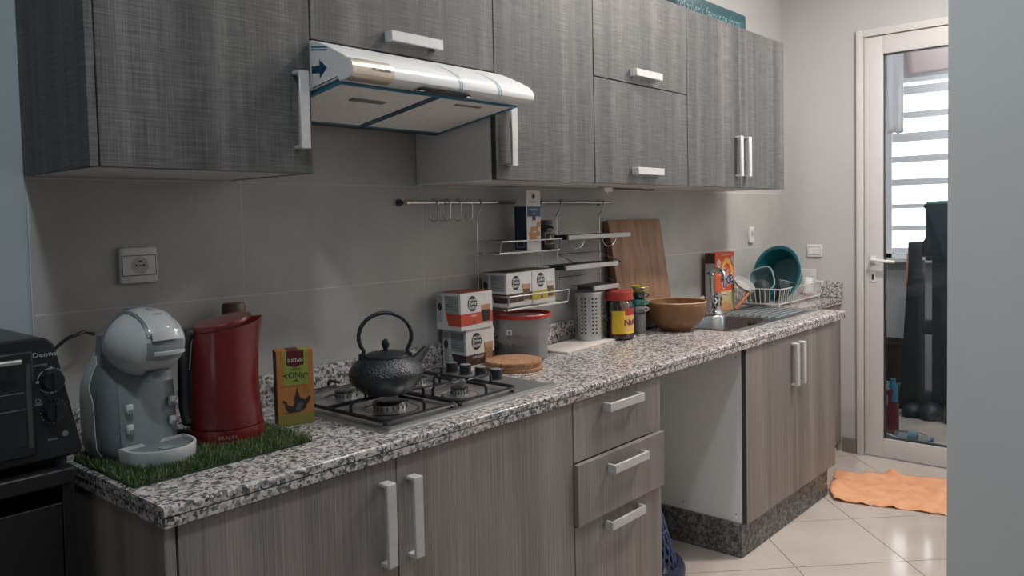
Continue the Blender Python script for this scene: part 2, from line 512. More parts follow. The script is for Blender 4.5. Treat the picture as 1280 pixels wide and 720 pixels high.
    for k in range(8):
        B().box(-0.02, 0.02, wy0+0.05, wy1-0.05, edges[k], edges[k]+hs[k]).make('bar', GB, w)
        B().box(0.022, 0.03, wy0+0.05, wy1-0.05, edges[k]+hs[k], edges[k+1]).make('pane', WP, w)
    B().box(-0.10, 0.0, wy0, wy1+0.02, wz0-0.03, wz0).bevel(0.004, 1).make('window_sill', PVC, w)
build_shell()

def build_door():
    d = struct(thing('door_1', None, None, (XE, -0.424, 0)))
    def bx(x0, x1, y0, y1, z0, z1, nm, mt=PVC, par=d, bw=0.003):
        return B().box(x0, x1, y0+0.424, y1+0.424, z0, z1).bevel(bw, 2).make(nm, mt, par)
    yr = -1.30
    bx(-0.022, 0.10, -0.4595, -0.424, 0, 2.275, 'door_frame'); bx(-0.022, 0.10, yr-0.06, yr-0.022, 0, 2.275, 'door_frame')
    bx(-0.022, 0.10, yr-0.022, -0.4595, 2.238, 2.275, 'door_frame')
    leaf = B()
    for y0, y1, z0, z1 in ((-0.558, -0.463, 0.008, 2.234), (yr-0.018, yr+0.08, 0.008, 2.234), (yr+0.08, -0.558, 0.008, 0.108), (yr+0.08, -0.558, 2.139, 2.234)):
        leaf.box(-0.012, 0.05, y0+0.424, y1+0.424, z0, z1)
    leaf.bevel(0.004, 2).make('door_leaf', PVC, d)
    g = B()
    for y0, y1, z0, z1 in ((-0.5625, -0.558, 0.108, 2.139), (yr+0.08, yr+0.0845, 0.108, 2.139), (yr+0.08, -0.558, 0.108, 0.1125), (yr+0.08, -0.558, 2.1345, 2.139)):
        g.box(0.0, 0.03, y0+0.424, y1+0.424, z0, z1)
    g.make('glazing_seal', DARKP, d)
    B().box(0.014, 0.018, yr+0.0845+0.424, -0.5625+0.424, 0.1125, 2.1345).make('glass_pane', mat_clear('door_glass', (0.93, 0.95, 0.95), 1.0, 0.02), d)
    # lever handle, backplate and keyhole
    yc, zc = -0.508+0.424, 1.062
    B().box(-0.020, -0.012, yc-0.016, yc+0.016, zc-0.02, zc+0.02).bevel(0.003, 2).make('handle_rose', WPLAST, d)
    h = B().tube([(-0.02, yc, zc), (-0.05, yc, zc), (-0.056, yc-0.01, zc), (-0.056, yc-0.06, zc-0.004), (-0.054, yc-0.12, zc-0.008)], [0.009, 0.009, 0.01, 0.009, 0.007], 10)
    h.make('handle_lever', WPLAST, d)
    B().box(-0.016, -0.012, yc-0.013, yc+0.013, 0.942, 1.0).bevel(0.003, 2).make('lock_plate', WPLAST, d)
    B().box(-0.018, -0.016, yc-0.006, yc+0.006, 0.955, 0.985).bevel(0.002, 1).make('keyhole', DARKP, d)
build_door()

# electrical fittings
def build_electrics():
    t = thing('power_socket', 'white single power socket high on the grey wall above the coffee machine', 'socket', (0.2115, 0, 1.233))
    w, h = 0.0425, 0.041
    B().box(-w, w, -0.012, 0, -h, h).bevel(0.005, 2).make('cover_plate', WPLAST, t)
    ring_ = B(); ring_.box(-w+0.004, w-0.004, -0.0128, -0.0118, -0.0235, 0.0235); ring_.make('insert_gap', DARKP, t)
    B().box(-w+0.0055, w-0.0055, -0.0135, -0.0125, -0.022, 0.022).bevel(0.0006, 1).make('insert', WPLAST, t)
    fr = frame((0.001, -0.0135, 0), X, Z)
    flat('socket_well', ell(0, 0, 0.0195), fr, plain('socket_shade', (0.42, 0.42, 0.41), 0.4), t)
    for dx in (-0.0085, 0.0, 0.0085):
        flat('socket_hole', ell(dx, 0, 0.0024 if dx else 0.0018, n=12), fr, PRINTK, t, d=0.0012)
    flat('socket_hole', ell(0.001, 0.0095, 0.004, 0.0016, n=12), fr, PRINTK, t, d=0.0012)
    t = thing('power_socket', 'small white upright power socket on the tiles above the drying dishes', 'socket', (3.413, 0, 1.208))
    B().box(-0.027, 0.027, -0.014, 0, -0.043, 0.043).bevel(0.005, 2).make('cover_plate', WPLAST, t)
    fr = frame((0, -0.014, 0.003), X, Z)
    flat('insert', rect(-0.021, 0.021, -0.022, 0.022), fr, PVC, t)
    flat('socket_well', ell(0, 0, 0.0165), fr, plain('socket_shade', (0.42, 0.42, 0.41), 0.4), t, d=0.001)
    for dx in (-0.006, 0.006): flat('socket_hole', ell(dx, 0, 0.0024, n=12), fr, PRINTK, t, d=0.0015)
    flat('socket_hole', ell(0, 0.008, 0.003, n=12), fr, PRINTK, t, d=0.0015)
    t = thing('light_switch', 'white rocker light switch on the plain end wall beside the door', 'switch', (XE, -0.192, 1.106))
    B().box(-0.012, 0, -0.042, 0.042, -0.034, 0.034).bevel(0.004, 2).make('cover_plate', WPLAST, t)
    B().box(-0.0128, -0.0118, -0.0345, 0.0345, -0.0225, 0.0225).make('rocker_gap', plain('rocker_shade', (0.2, 0.2, 0.2), 0.5), t)
    B().box(-0.0145, -0.0125, -0.033, 0.033, -0.0195, 0.0195).bevel(0.001, 1).make('rocker', WPLAST, t)
build_electrics()

# ceiling lamps (out of the frame, they light the room)
def ceiling_lamp(loc, power, color, label, size):
    t = thing('ceiling_lamp', label, 'lamp', (loc[0], loc[1], CEIL))
    B().cyl((0, 0, 0), 0.05, -0.03, 0, 20).make('lamp_base', WPLAST, t)
    B().lathe([(0, -0.08), (size*0.35, -0.078), (size*0.5, -0.055), (size*0.5, -0.03), (0, -0.03)], 28).make('lamp_shade', mat_emit('lamp_glow', color, 6.0), t)
    l = bpy.data.lights.new('lamp_light', 'AREA'); l.shape = 'DISK'; l.size = size; l.energy = power; l.color = color
    o = bpy.data.objects.new('lamp_light', l); COL.objects.link(o); o.location = (loc[0], loc[1], loc[2]-0.01)
ceiling_lamp(KITCHEN_LAMP, KITCHEN_POWER, (1.0, 0.95, 0.9), 'round white ceiling lamp over the hob end of the kitchen', 0.16)
ceiling_lamp(FAR_LAMP, FAR_POWER, (1.0, 0.95, 0.91), 'round white ceiling lamp over the sink end of the kitchen', 0.16)
ceiling_lamp(ROOM_LAMP, ROOM_POWER, (0.86, 0.95, 1.0), 'round white ceiling lamp just outside the kitchen', 0.16)

# ------------------------------------------------------------------ handles
def bar_handle_mesh(length=0.18, face=0.025, stand=0.03, t=0.008):
    """runs along local Z, sticks out along -Y"""
    b = B()
    poly = [(-length/2, 0), (-length/2, -stand), (length/2, -stand), (length/2, 0), (length/2-t, 0), (length/2-t, -stand+t), (-length/2+t, -stand+t), (-length/2+t, 0)]
    b.prism(poly, lambda u, v, w: (w-face/2, v, u), face)
    b.bevel(0.0012, 1)
    return b.mesh('handle', ALU)
HANDLE = bar_handle_mesh(); HANDLE_U = bar_handle_mesh(0.17, 0.025, 0.029)
def handle(parent, loc, horizontal=False, upper=False):
    return put('handle', HANDLE_U if upper else HANDLE, parent, loc, (0, pi/2, 0) if horizontal else None)

def board(x0, x1, y0, y1, z0, z1, name, mat, parent, bw=0.0012):
    return B().box(x0, x1, y0, y1, z0, z1).bevel(bw, 1).make(name, mat, parent)

# ------------------------------------------------------------------ base cabinets
YF = -0.545; T = 0.018; ZU = 0.8125; ZB = 0.133
def carcass(t, x0, x1, depth, z0, z1, mat_l, mat_r, inner=MELAMINE, front=None):
    """boards of a cabinet body; depth = y of the front edge of the sides"""
    board(x0, x0+T, depth, -0.002, z0, z1, 'side_panel', mat_l, t)
    board(x1-T, x1, depth, -0.002, z0, z1, 'side_panel', mat_r, t)
    board(x0+T, x1-T, depth, -0.002, z0, z0+T, 'bottom_panel', inner, t)
    board(x0+T, x1-T, depth, -0.002, z1-T, z1, 'top_panel', inner, t)
    board(x0+T, x1-T, -0.008, -0.002, z0+T, z1-T, 'back_panel', inner, t)
def build_base():
    t = thing('base_cabinet', 'wide grey brown base cabinet with two doors under the hob and coffee machine', 'cabinet', (0.003, 0, 0))
    W = 1.1325
    board(0, 0.0195, YF, -0.002, ZB, ZU, 'side_panel', BWOOD, t)
    board(W-T, W, YF+T, -0.002, ZB, ZU, 'side_panel', MELAMINE, t)
    board(0.0195, W-T, YF+T+0.002, -0.002, ZB, ZB+T, 'bottom_panel', MELAMINE, t)
    board(0.0195, W-T, -0.01, -0.002, ZB+T, ZU, 'back_panel', MELAMINE, t)
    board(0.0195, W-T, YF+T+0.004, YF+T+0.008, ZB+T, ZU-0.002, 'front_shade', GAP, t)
    mid = 0.505
    d = board(0.024, mid-0.0012, YF, YF+T, ZB, 0.8095, 'door', BWOOD, t); handle(d, (0.4675, YF, 0.678))
    d = board(mid+0.0012, W-0.0015, YF, YF+T, ZB, 0.8095, 'door', BWOOD, t); handle(d, (0.5425, YF, 0.674))
    board(0.01, W, -0.50, -0.02, 0, ZB, 'plinth', PLINTH, t)
    t = thing('drawer_cabinet', 'narrow grey brown base cabinet with three drawers, the middle one slightly proud', 'cabinet', (1.137, 0, 0))
    W = 0.457
    board(0, T, YF+T+0.002, -0.002, ZB, ZU, 'side_panel', MELAMINE, t); board(W-T, W, YF+T+0.002, -0.002, ZB, ZU, 'side_panel', MELAMINE, t)
    board(T, W-T, YF+T+0.004, -0.002, ZB, ZB+T, 'bottom_panel', MELAMINE, t); board(T, W-T, -0.01, -0.002, ZB+T, ZU, 'back_panel', MELAMINE, t)
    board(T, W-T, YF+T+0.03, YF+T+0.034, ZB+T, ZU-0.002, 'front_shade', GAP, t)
    for z0, z1, dy, hz in ((0.6385, 0.8095, 0, 0.772), (0.4615, 0.6345, -0.014, 0.5945), (ZB, 0.4575, 0, 0.424)):
        d = board(0.0015, W-0.0008, YF+dy, YF+T+dy, z0, z1, 'drawer', BWOOD, t)
        if dy: board(0.01, W-0.01, YF+T+dy, YF+T+dy+0.016, z0+0.01, z1-0.02, 'drawer_box', MELAMINE, d)
        handle(d, (0.231, YF+dy, hz), True)
    board(0.0, W, -0.50, -0.02, 0, ZB, 'plinth', PLINTH, t)
    t = thing('base_cabinet', 'grey brown sink base cabinet with two doors, white side and granite plinth', 'cabinet', (2.2105, 0, 0))
    W = 0.937; mid = 0.472
    board(0, T, YF+T+0.002, -0.002, ZB, ZU, 'side_panel', MELAMINE, t); board(W-T, W, YF+T+0.002, -0.002, ZB, ZU, 'side_panel', BWOOD, t)
    board(T, W-T, YF+T+0.004, -0.002, ZB, ZB+T, 'bottom_panel', MELAMINE, t)
    board(T, W-T, -0.01, -0.002, ZB+T, ZU-0.2, 'back_panel', MELAMINE, t)
    for a, b_ in ((0, mid-0.0012), (mid+0.0012, W)):
        d = board(a, b_, YF, YF+T, ZB, 0.8095, 'door', BWOOD, t)
        handle(d, (mid-0.035 if a == 0 else mid+0.035, YF, 0.686))
        if a == 0: board(-0.0006, 0.0, YF+0.0002, YF+T, ZB, 0.8095, 'edge_band', DARKEDGE, d, 0.0001)
    for yy, zz in ((-0.505, 0.775), (-0.50, 0.165), (-0.27, 0.165)):
        fr = frame((0, yy, zz), (0, -1, 0), Z)
        flat('screw_hole', ell(0, 0, 0.003, n=10), fr, PRINTK, t)
    board(-0.008, 0.884, -0.5269, -0.02, 0, ZB, 'plinth', PLINTH, t)
    t = thing('base_cabinet', 'shallow brown base cabinet under the set-back granite ledge beside the end wall', 'cabinet', (3.27, 0, 0))
    W = XE-3.27-0.004
    carcass(t, 0, W, -0.315, 0.0, 0.815, BWOOD, BWOOD)
    board(0.001, W-0.001, -0.333, -0.316, 0.05, 0.813, 'door', BWOOD, t)
build_base()

# ------------------------------------------------------------------ granite worktop
SINKX0, SINKX1, SINKY0, SINKY1 = 2.355, 2.775, -0.42, -0.125      # basin cut-out
def build_worktop():
    t = thing('worktop', 'speckled pink grey granite worktop running the length of the kitchen', 'worktop', (0, 0, 0))
    L = 3.255; D = 0.556
    def slab(z0, z1, yf, xl, xr, nm, r):
        b = B()
        y1 = SINKY0-0.004
        prof = [(y1, z0), (yf+0.001, z0), (yf, z0+0.001)]
        for k in range(5):
            a = pi-(pi/2)*k/4
            prof.append((yf+r+r*cos(a), z1-r+r*sin(a)))
        prof.append((y1, z1))
        b.prism(prof, lambda u, v, w: (xl+w, u, v), xr-xl)
        b.box(xl, SINKX0-0.004, y1, -0.001, z0, z1); b.box(SINKX1+0.004, xr, y1, -0.001, z0, z1)
        b.box(SINKX0-0.004, SINKX1+0.004, SINKY1+0.004, -0.001, z0, z1)
        return b.make(nm, GRANITE, t)
    slab(0.8325, H, -D, 0.0, L, 'top_slab', 0.006)
    slab(ZU+0.0005, 0.8305, -D+0.0008, 0.0008, L-0.0008, 'edge_slab', 0.0015)
    b = B().box(0.003, L-0.003, -D+0.004, -D+0.03, 0.8295, 0.8335); b.make('joint', plain('joint_shade', (0.06, 0.058, 0.056), 0.8), t)
    struct(B().box(0.0, XE-0.0215, -0.02, -0.0005, H+0.0003, 0.928).bevel(0.003, 2).make('trim_1', GRANITE))
    t = thing('worktop', 'set-back granite ledge in the corner by the end wall', 'worktop', (L, 0, 0))
    W = XE-L
    B().box(0.001, W-0.001, -0.34, -0.001, 0.8305, H-0.0005).bevel(0.004, 2).make('top_slab', GRANITE, t)
    B().box(0.001, W-0.001, -0.339, -0.30, 0.815, 0.8295).bevel(0.002, 1).make('edge_slab', GRANITE, t)
    struct(B().box(XE-0.021, XE-0.0005, -0.345, -0.0005, H+0.0003, 0.938).bevel(0.003, 2).make('trim_2', GRANITE))
build_worktop()

# ------------------------------------------------------------------ wall cabinets
YU = -0.3415; ZT = 2.112; ZW = 1.433
def build_uppers():
    def body(x0, x1, label, left=MELAMINE, right=MELAMINE, z0=ZW, endl=False):
        t = thing('wall_cabinet', label, 'cabinet', (x0, 0, z0)); W = x1-x0; h = ZT-z0
        yb = YU+T+0.002
        board(0, 0.0165 if endl else T, YU if endl else yb, -0.002, 0, h, 'side_panel', left, t)
        board(W-T, W, yb, -0.002, 0, h, 'side_panel', right, t)
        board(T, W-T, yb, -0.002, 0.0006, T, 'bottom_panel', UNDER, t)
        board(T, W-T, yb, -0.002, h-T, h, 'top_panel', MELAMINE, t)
        board(T, W-T, -0.01, -0.002, T, h-T, 'back_panel', MELAMINE, t)
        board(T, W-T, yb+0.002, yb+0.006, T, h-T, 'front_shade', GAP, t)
        return t
    def dr(t, a, b, z0, z1, nm='door'):
        return board(a, b, YU, YU+T, z0, z1, nm, UWOOD, t)
    h = ZT-ZW
    t = body(-0.0115, 0.4637, 'dark woven-grain wall cabinet with one door above the coffee machine', UWOOD, UWOOD, endl=True)
    d = dr(t, 0.0185, 0.4737, 0.0, h); handle(d, (0.438, YU, 0.138), False, True)
    zf = 1.735
    t = body(0.4649, 1.0668, 'short dark wall cabinet with a lift-up flap above the extractor hood', z0=zf)
    d = dr(t, 0.0015, 0.6004, 0.0, ZT-zf, 'flap'); handle(d, (0.297, YU, 0.037), True, True)
    t = body(1.068, 1.5413, 'dark wall cabinet with a single door beside the extractor hood', MELAMINE)
    d = dr(t, 0.0, 0.472, 0.0, h); handle(d, (0.05, YU, 0.124), False, True)
    board(-0.0006, 0.0, YU+0.0002, YU+T, 0.0, h, 'edge_band', DARKEDGE, d, 0.0001)
    t = body(1.5427, 2.1507, 'dark wall cabinet split into an upper and a lower lift-up flap')
    d = dr(t, 0.0012, 0.6068, 0.3495, h, 'flap'); handle(d, (0.30, YU, 0.3845), True, True)
    d = dr(t, 0.0012, 0.6068, 0.0, 0.3465, 'flap'); handle(d, (0.303, YU, 0.0455), True, True)
    t = body(2.152, 3.0558, 'dark wall cabinet with two upright doors above the sink')
    d = dr(t, 0.0012, 0.4414, 0.0, h); handle(d, (0.411, YU, 0.131), False, True)
    d = dr(t, 0.4438, 0.9038, 0.0, h); handle(d, (0.489, YU, 0.132), False, True)
build_uppers()

# ------------------------------------------------------------------ extractor hood
def build_hood():
    t = thing('extractor_hood', 'slim white extractor hood with blue protective film under the short wall cabinet', 'hood', (0.4665, 0, 1.58))
    z0 = 1.58; W = 0.5985
    def zb(y): return 1.631-0.15*(y+0.43)-z0
    top = [(-0.342, 1.7315), (-0.375, 1.721), (-0.404, 1.709), (-0.447, 1.689), (-0.472, 1.6755), (-0.485, 1.663), (-0.4905, 1.650), (-0.489, 1.640), (-0.482, 1.634), (-0.465, 1.629), (-0.440, 1.6285)]
    prof = [(y, z-z0) for y, z in top]+[(-0.437, zb(-0.437)+0.002), (-0.10, zb(-0.10)+0.002), (-0.10, 1.7315-z0)]
    WH = plain('white_hood_enamel', (0.74, 0.735, 0.73), 0.28, grain=0.012)
    b = B().prism(prof, lambda u, v, w: (w, u, v), W); b.bevel(0.0015, 1, 50).make('shell', WH, t)
    FILM = plain('blue_film_edge', (0.012, 0.16, 0.25), 0.35)
    FILMD = plain('dark_blue_print', (0.01, 0.06, 0.11), 0.4)
    GREYB = plain('hood_filter_grey', (0.80, 0.765, 0.745), 0.5)
    # underside: two filters, with the film strips between and around
    def under(nm, x0, x1, ya, yb_, mat, d0=0.0, d1=0.004):
        q = B()
        q.loft([[(x0, ya, zb(ya)-d0), (x1, ya, zb(ya)-d0), (x1, yb_, zb(yb_)-d0), (x0, yb_, zb(yb_)-d0)], [(x0, ya, zb(ya)-d1), (x1, ya, zb(ya)-d1), (x1, yb_, zb(yb_)-d1), (x0, yb_, zb(yb_)-d1)]])
        return q.make(nm, mat, t)
    under('filter', 0.012, 0.296, -0.425, -0.125, GREYB); under('filter', 0.309, W-0.012, -0.425, -0.125, GREYB)
    under('film_strip', 0.290, 0.316, -0.425, -0.125, FILMD, -0.002, 0.0055)
    under('film_strip', 0.004, W-0.004, -0.4335, -0.424, FILM, -0.002, 0.0055)
    under('film_strip', 0.004, W-0.004, -0.1295, -0.1195, FILM, -0.002, 0.0055)
    under('film_strip', W-0.016, W-0.004, -0.4235, -0.130, FILM, -0.002, 0.0055); under('film_strip', 0.004, 0.016, -0.4235, -0.130, FILM, -0.002, 0.0055)
    under('rear_lip', 0.0, W, -0.1190, -0.101, DARKP, -0.002, 0.006)
    # filter latches
    for x0, x1, ya, yb_ in ((0.11, 0.21, -0.345, -0.325), (0.40, 0.49, -0.395, -0.385)):
        under('latch', x0, x1, ya, yb_, plain('latch_grey', (0.2, 0.19, 0.18), 0.5), 0.003, 0.0065)
    # slide control panel in the front lip
    B().box(0.20, 0.36, -0.4855, -0.452, 1.6262-z0, 1.6300-z0).bevel(0.002, 1).make('control_slot', BLACKP, t)
    for xx in (0.20, 0.352): B().box(xx, xx+0.012, -0.478, -0.46, 1.6240-z0, 1.6264-z0).make('slider_knob', CHROME, t)
    # stainless badge wrapping the front edge
    bp = [(-0.4752, 1.6752), (-0.4872, 1.6637), (-0.4925, 1.650), (-0.491, 1.6395), (-0.4835, 1.6325), (-0.466, 1.6272)]
    q = B()
    rings = [[(x, y, z-z0) for y, z in bp] for x in (-0.0008, 0.108, 0.113)]
    rings[2] = [(0.113 if 0 < k < 5 else 0.110, y, z-z0) for k, (y, z) in enumerate(bp)]
    q.loft(rings, closed=False).make('badge', mat_steel('badge_steel', (0.5, 0.44, 0.38), 0.32), t)
    text('lettering', 'SILVERLINE', 0.0095, (0.076, -0.4915, 1.6535-z0), (1, 0, 0), (0, 0.34, 0.94), PRINTK, t, bold=0.022, sx=1.1, d=0.0012)
    # film edges running over the front
    for x in (0.318, 0.326, 0.456, 0.464):
        q = B(); q.loft([[(x+dx, y-0.0008, z-z0+0.0004) for dx in (0, 0.0022)] for y, z in top[2:10]], closed=False); q.make('film_edge', plain('pale_blue_film_edge', (0.06, 0.32, 0.42), 0.3), t)
    # printed arrow and lines on the side
    fr = frame((-0.0001, 0, 0), (0, -1, 0), Z)
    def P(y, z): return (-y, z-z0)
    flat('arrow_print', [P(-0.342, 1.657), P(-0.371, 1.655), P(-0.371, 1.6425), P(-0.399, 1.663), P(-0.371, 1.684), P(-0.371, 1.671), P(-0.342, 1.673)][::-1], fr, FILMD, t)
    for dz in (0.0, 0.006): flat('line_print', [P(-0.342, 1.709+dz), P(-0.402, 1.7005+dz), P(-0.402, 1.7025+dz), P(-0.342, 1.712+dz)], fr, FILM, t)
    flat('line_print', [P(-0.342, 1.6235), P(-0.436, 1.638), P(-0.436, 1.6395), P(-0.342, 1.6255)], fr, PRINTK, t)
build_hood()

def build_tray_on_top():
    t = thing('storage_tin', 'dark teal lettered metal tray lying on top of the wall cabinets', 'tray', (2.44, -0.19, ZT))
    TEAL = plain('dark_teal_lacquer', (0.008, 0.045, 0.055), 0.4)
    w, d, h = 0.325, 0.122, 0.074
    def outline(s): 
        pts = []
        for cx, cy, a0 in ((w-0.05, d-0.05, 0), (-w+0.05, d-0.05, pi/2), (-w+0.05, -d+0.05, pi), (w-0.05, -d+0.05, 1.5*pi)):
            for k in range(6):
                a = a0+pi/2*k/5; pts.append((cx+(0.05-s)*cos(a), cy+(0.05-s)*sin(a)))
        return pts
    b = B(); b.loft([[(x, y, z) for x, y in outline(s)] for s, z in ((0.004, 0), (0, 0.006), (0, h-0.004), (0.003, h), (0.008, h), (0.01, h-0.01), (0.012, 0.012), (0.05, 0.012))])
    b.make('tray_body', TEAL, t)
    text('lettering', "Mother's favourite form", 0.062, (-0.035, -d, 0.024), X, Z, plain('pale_teal_print', (0.10, 0.20, 0.21), 0.6), t, shear=0.35, sx=0.85, d=0.001)
build_tray_on_top()

def build_junction():
    t = thing('junction_box', 'small white cable box under the wall cabinets above the rail', 'junction box', (1.90, -0.13, ZW))
    B().box(-0.028, 0.028, -0.016, 0.016, -0.018, 0.0).bevel(0.003, 1).make('box', WPLAST, t)
    B().cyl((0.005, 0, 0), 0.007, -0.024, -0.018, 12).make('cable_grip', WPLAST, t)
    B().tube([(0.02, 0.008, -0.003), (0.15, 0.02, -0.004), (0.28, 0.03, -0.003), (0.36, 0.035, -0.006), (0.40, 0.035, -0.003)], 0.003, 6).make('cable', DARKP, t)
build_junction()

# ------------------------------------------------------------------ toaster oven and the dark cabinet at the near end
def build_toaster():
    t = thing('low_cabinet', 'very dark low cabinet standing beside the worktop end under the toaster oven', 'cabinet', (-0.36, 0, 0))
    DK = plain('dark_wood_board', (0.005, 0.005, 0.0065), 0.5, grain=0.3, gscale=30)
    w = 0.318; yf = -0.29; h = 0.884
    board(-w, -w+0.02, yf+0.02, -0.004, 0, h-0.03, 'side_panel', DK, t); board(w-0.02, w, yf+0.004, -0.004, 0, h-0.03, 'side_panel', DK, t)
    board(-w, w, yf-0.008, -0.004, h-0.03, h, 'top_panel', DK, t, 0.003)
    board(-w+0.022, w-0.022, yf+0.004, yf+0.022, 0.06, h-0.066, 'door', DK, t, 0.002)
    board(-w+0.02, w-0.02, -0.02, -0.004, 0.0, h-0.03, 'back_panel', DK, t)
    board(-w+0.02, w-0.02, yf+0.03, -0.022, 0.04, 0.06, 'bottom_panel', DK, t)
    board(-w+0.022, w-0.022, yf+0.003, yf+0.005, h-0.066, h-0.0645, 'door_edge', plain('dull_edge', (0.05, 0.048, 0.05), 0.5), t, 0.0003)
    # oven
    t = thing('toaster_oven', 'black toaster oven with two round knobs and a silver door handle on the low cabinet', 'toaster oven', (-0.255, 0, h))
    x0, x1, yf, z0, z1 = -0.24, 0.231, -0.285, 0.018, 0.243
    prof = []
    def out(r):
        p = []
        for cx, cz, a0 in ((x1-0.012, z0+0.012, -pi/2), (x1-0.066, z1-0.03, 0), (x0+0.066, z1-0.03, pi/2), (x0+0.012, z0+0.012, pi)):
            rr = 0.012 if cz < 0.1 else 0.03
            for k in range(7):
                a = a0+pi/2*k/6; p.append((cx+(rr-r)*cos(a), cz+(rr-r)*sin(a)))
        return p
    b = B(); b.loft([[(x, y, z) for x, z in out(r)] for r, y in ((0.004, -0.02), (0, -0.03), (0, yf+0.004), (0.004, yf))])
    b.make('body', BLACKP, t)
    for xx in (x0+0.03, x1-0.03):
        for yy in (yf+0.03, -0.05): B().cyl((xx, yy, 0), 0.012, 0.0, 0.02, 12).make('foot', DARKP, t)
    # glazed door on the near side, control panel at the far side
    fr = frame((0, yf, 0), X, Z)
    d = B().box(x0+0.04, 0.153, yf-0.010, yf-0.0005, 0.034, 0.222).bevel(0.003, 1).make('oven_door', BLACKP, t)
    frd = frame((0, yf-0.010, 0), X, Z)
    flat('door_window', rect(x0+0.06, 0.138, 0.055, 0.195), frd, plain('dark_oven_glass', (0.020, 0.023, 0.026), 0.08), d)
    flat('window_edge', rect(0.140, 0.1475, 0.05, 0.2), frd, plain('dull_steel_strip', (0.05, 0.052, 0.052), 0.35), d)
    B().tube([(x0+0.05, yf-0.036, 0.209), (0.126, yf-0.036, 0.209)], 0.005, 12).make('handle_bar', STEEL, d)
    for xx in (x0+0.07, 0.115): B().tube([(xx, yf-0.036, 0.208), (xx, yf-0.009, 0.208)], 0.004, 8).make('handle_post', DARKP, d)
    q = B()
    for k in range(2): q.tube([(x0+0.065, yf-0.0108, 0.12+0.03*k), (0.135, yf-0.0108, 0.12+0.03*k)], 0.0012, 6)
    q.make('rack_wire', plain('dull_wire', (0.09, 0.085, 0.08), 0.4), d)
    GW = plain('grey_blue_print', (0.30, 0.36, 0.39), 0.6)
    text('lettering', 'Denwa', 0.0122, (0.1755, yf, 0.2115), X, Z, GW, t, bold=0.006, sx=1.2)
    for k, (zz, xx) in enumerate(((0.163, 0.1835), (0.106, 0.1855))):
        c = (xx, 0, zz)
        kn = B().lathe([(0, 0.018), (0.016, 0.018), (0.018, 0.015), (0.0192, 0.0), (0, 0.0)], 32)
        kn.box(-0.003, 0.003, -0.015, 0.015, 0.016, 0.023)
        kn.xform(Matrix.Translation((xx, yf, zz)) @ Matrix.Rotation(pi/2, 4, 'X')).make('knob', BLACKP, t)
        if k == 0:
            for a in (0.35, 1.25, 2.2, 3.75, 4.9): ring('dial_arc', xx, zz, 0.0218, 0.0232, fr, GW, t, a0=a, a1=a+0.75, n=8)
            for a in (0, pi/2, pi, 1.5*pi): flat('dial_mark', rect(xx+0.0225*cos(a)-0.0026, xx+0.0225*cos(a)+0.0026, zz+0.0225*sin(a)-0.002, zz+0.0225*sin(a)+0.002), fr, GW, t)
            text('lettering', 'FUNCTION', 0.005, (xx-0.018, yf, zz+0.030), X, Z, GW, t)
        else:
            for q_ in range(17):
                a = pi*0.55-q_*pi*1.55/16
                flat('dial_dot', ell(xx+0.0218*cos(a), zz+0.0218*sin(a), 0.0009, n=8), fr, GW, t)
            ring('dial_icon', xx-0.025, zz+0.023, 0.0035, 0.0043, fr, GW, t, n=16)
            text('lettering', 'TIMER', 0.005, (xx-0.025, yf, zz+0.0165), X, Z, GW, t)
    B().cyl((0, 0, 0), 0.0055, 0, 0.002, 16).xform(Matrix.Translation((0.202, yf, 0.062)) @ Matrix.Rotation(pi/2, 4, 'X')).make('pilot_lamp', plain('dull_lens', (0.14, 0.155, 0.14), 0.3), t)
    text('lettering', 'POWER', 0.005, (0.182, yf, 0.055), X, Z, GW, t)
    tag(B().tube([(-0.03, -0.03, 0.99), (0.0, -0.05, 1.06), (0.035, -0.06, 1.09), (0.075, -0.05, 1.10), (0.10, -0.03, 1.09)], 0.004, 8).make('power_cable', BLACKP), 'thin black power cable arching behind the coffee machine', 'cable')
build_toaster()

# ------------------------------------------------------------------ artificial grass mat
def build_grass():
    t = thing('grass_mat', 'rectangle of green artificial grass under the coffee machine and kettle', 'mat', (0.2, -0.272, H))
    GB = plain('grass_backing', (0.02, 0.045, 0.018), 0.9)
    w, d = 0.188, 0.14
    B().box(-w, w, -d, d, 0, 0.004).make('backing', GB, t)
    rnd = random.Random(3)
    vs, fs = [], []
    for k in range(15000):
        x = rnd.uniform(-w, w); y = rnd.uniform(-d, d)
        hgt = rnd.uniform(0.009, 0.022); a = rnd.uniform(0, 2*pi); lean = rnd.uniform(0.002, 0.012); wd = rnd.uniform(0.0007, 0.0012)
        b_ = rnd.uniform(0, 2*pi)
        ux, uy = cos(a)*wd, sin(a)*wd
        lx, ly = cos(b_)*lean, sin(b_)*lean
        i = len(vs)
        vs += [(x-ux, y-uy, 0.003), (x+ux, y+uy, 0.003), (x+ux*0.8+lx*0.5, y+uy*0.8+ly*0.5, 0.003+hgt*0.6), (x-ux*0.8+lx*0.5, y-uy*0.8+ly*0.5, 0.003+hgt*0.6), (x+lx, y+ly, 0.003+hgt)]
        fs += [(i, i+1, i+2, i+3), (i+3, i+2, i+4)]
    me = bpy.data.meshes.new('grass_blades'); me.from_pydata(vs, [], fs)
    m = N('artificial_grass'); v = m.coords()
    f = m.noise(v, 260, 1); g = m.noise(v, 18, 2)
    c = m.mix(m.ramp(g, [(0.35, 0.0), (0.7, 1.0)]), m.ramp(f, [(0.3, (0.025, 0.06, 0.018)), (0.75, (0.11, 0.17, 0.06))]), m.ramp(f, [(0.3, (0.04, 0.08, 0.025)), (0.8, (0.24, 0.27, 0.13))]))
    m.bsdf(c, 0.4)
    me.materials.append(m.m)
    tag(put('grass_blades', me, t), kind='stuff')
build_grass()
ZG = H+0.005

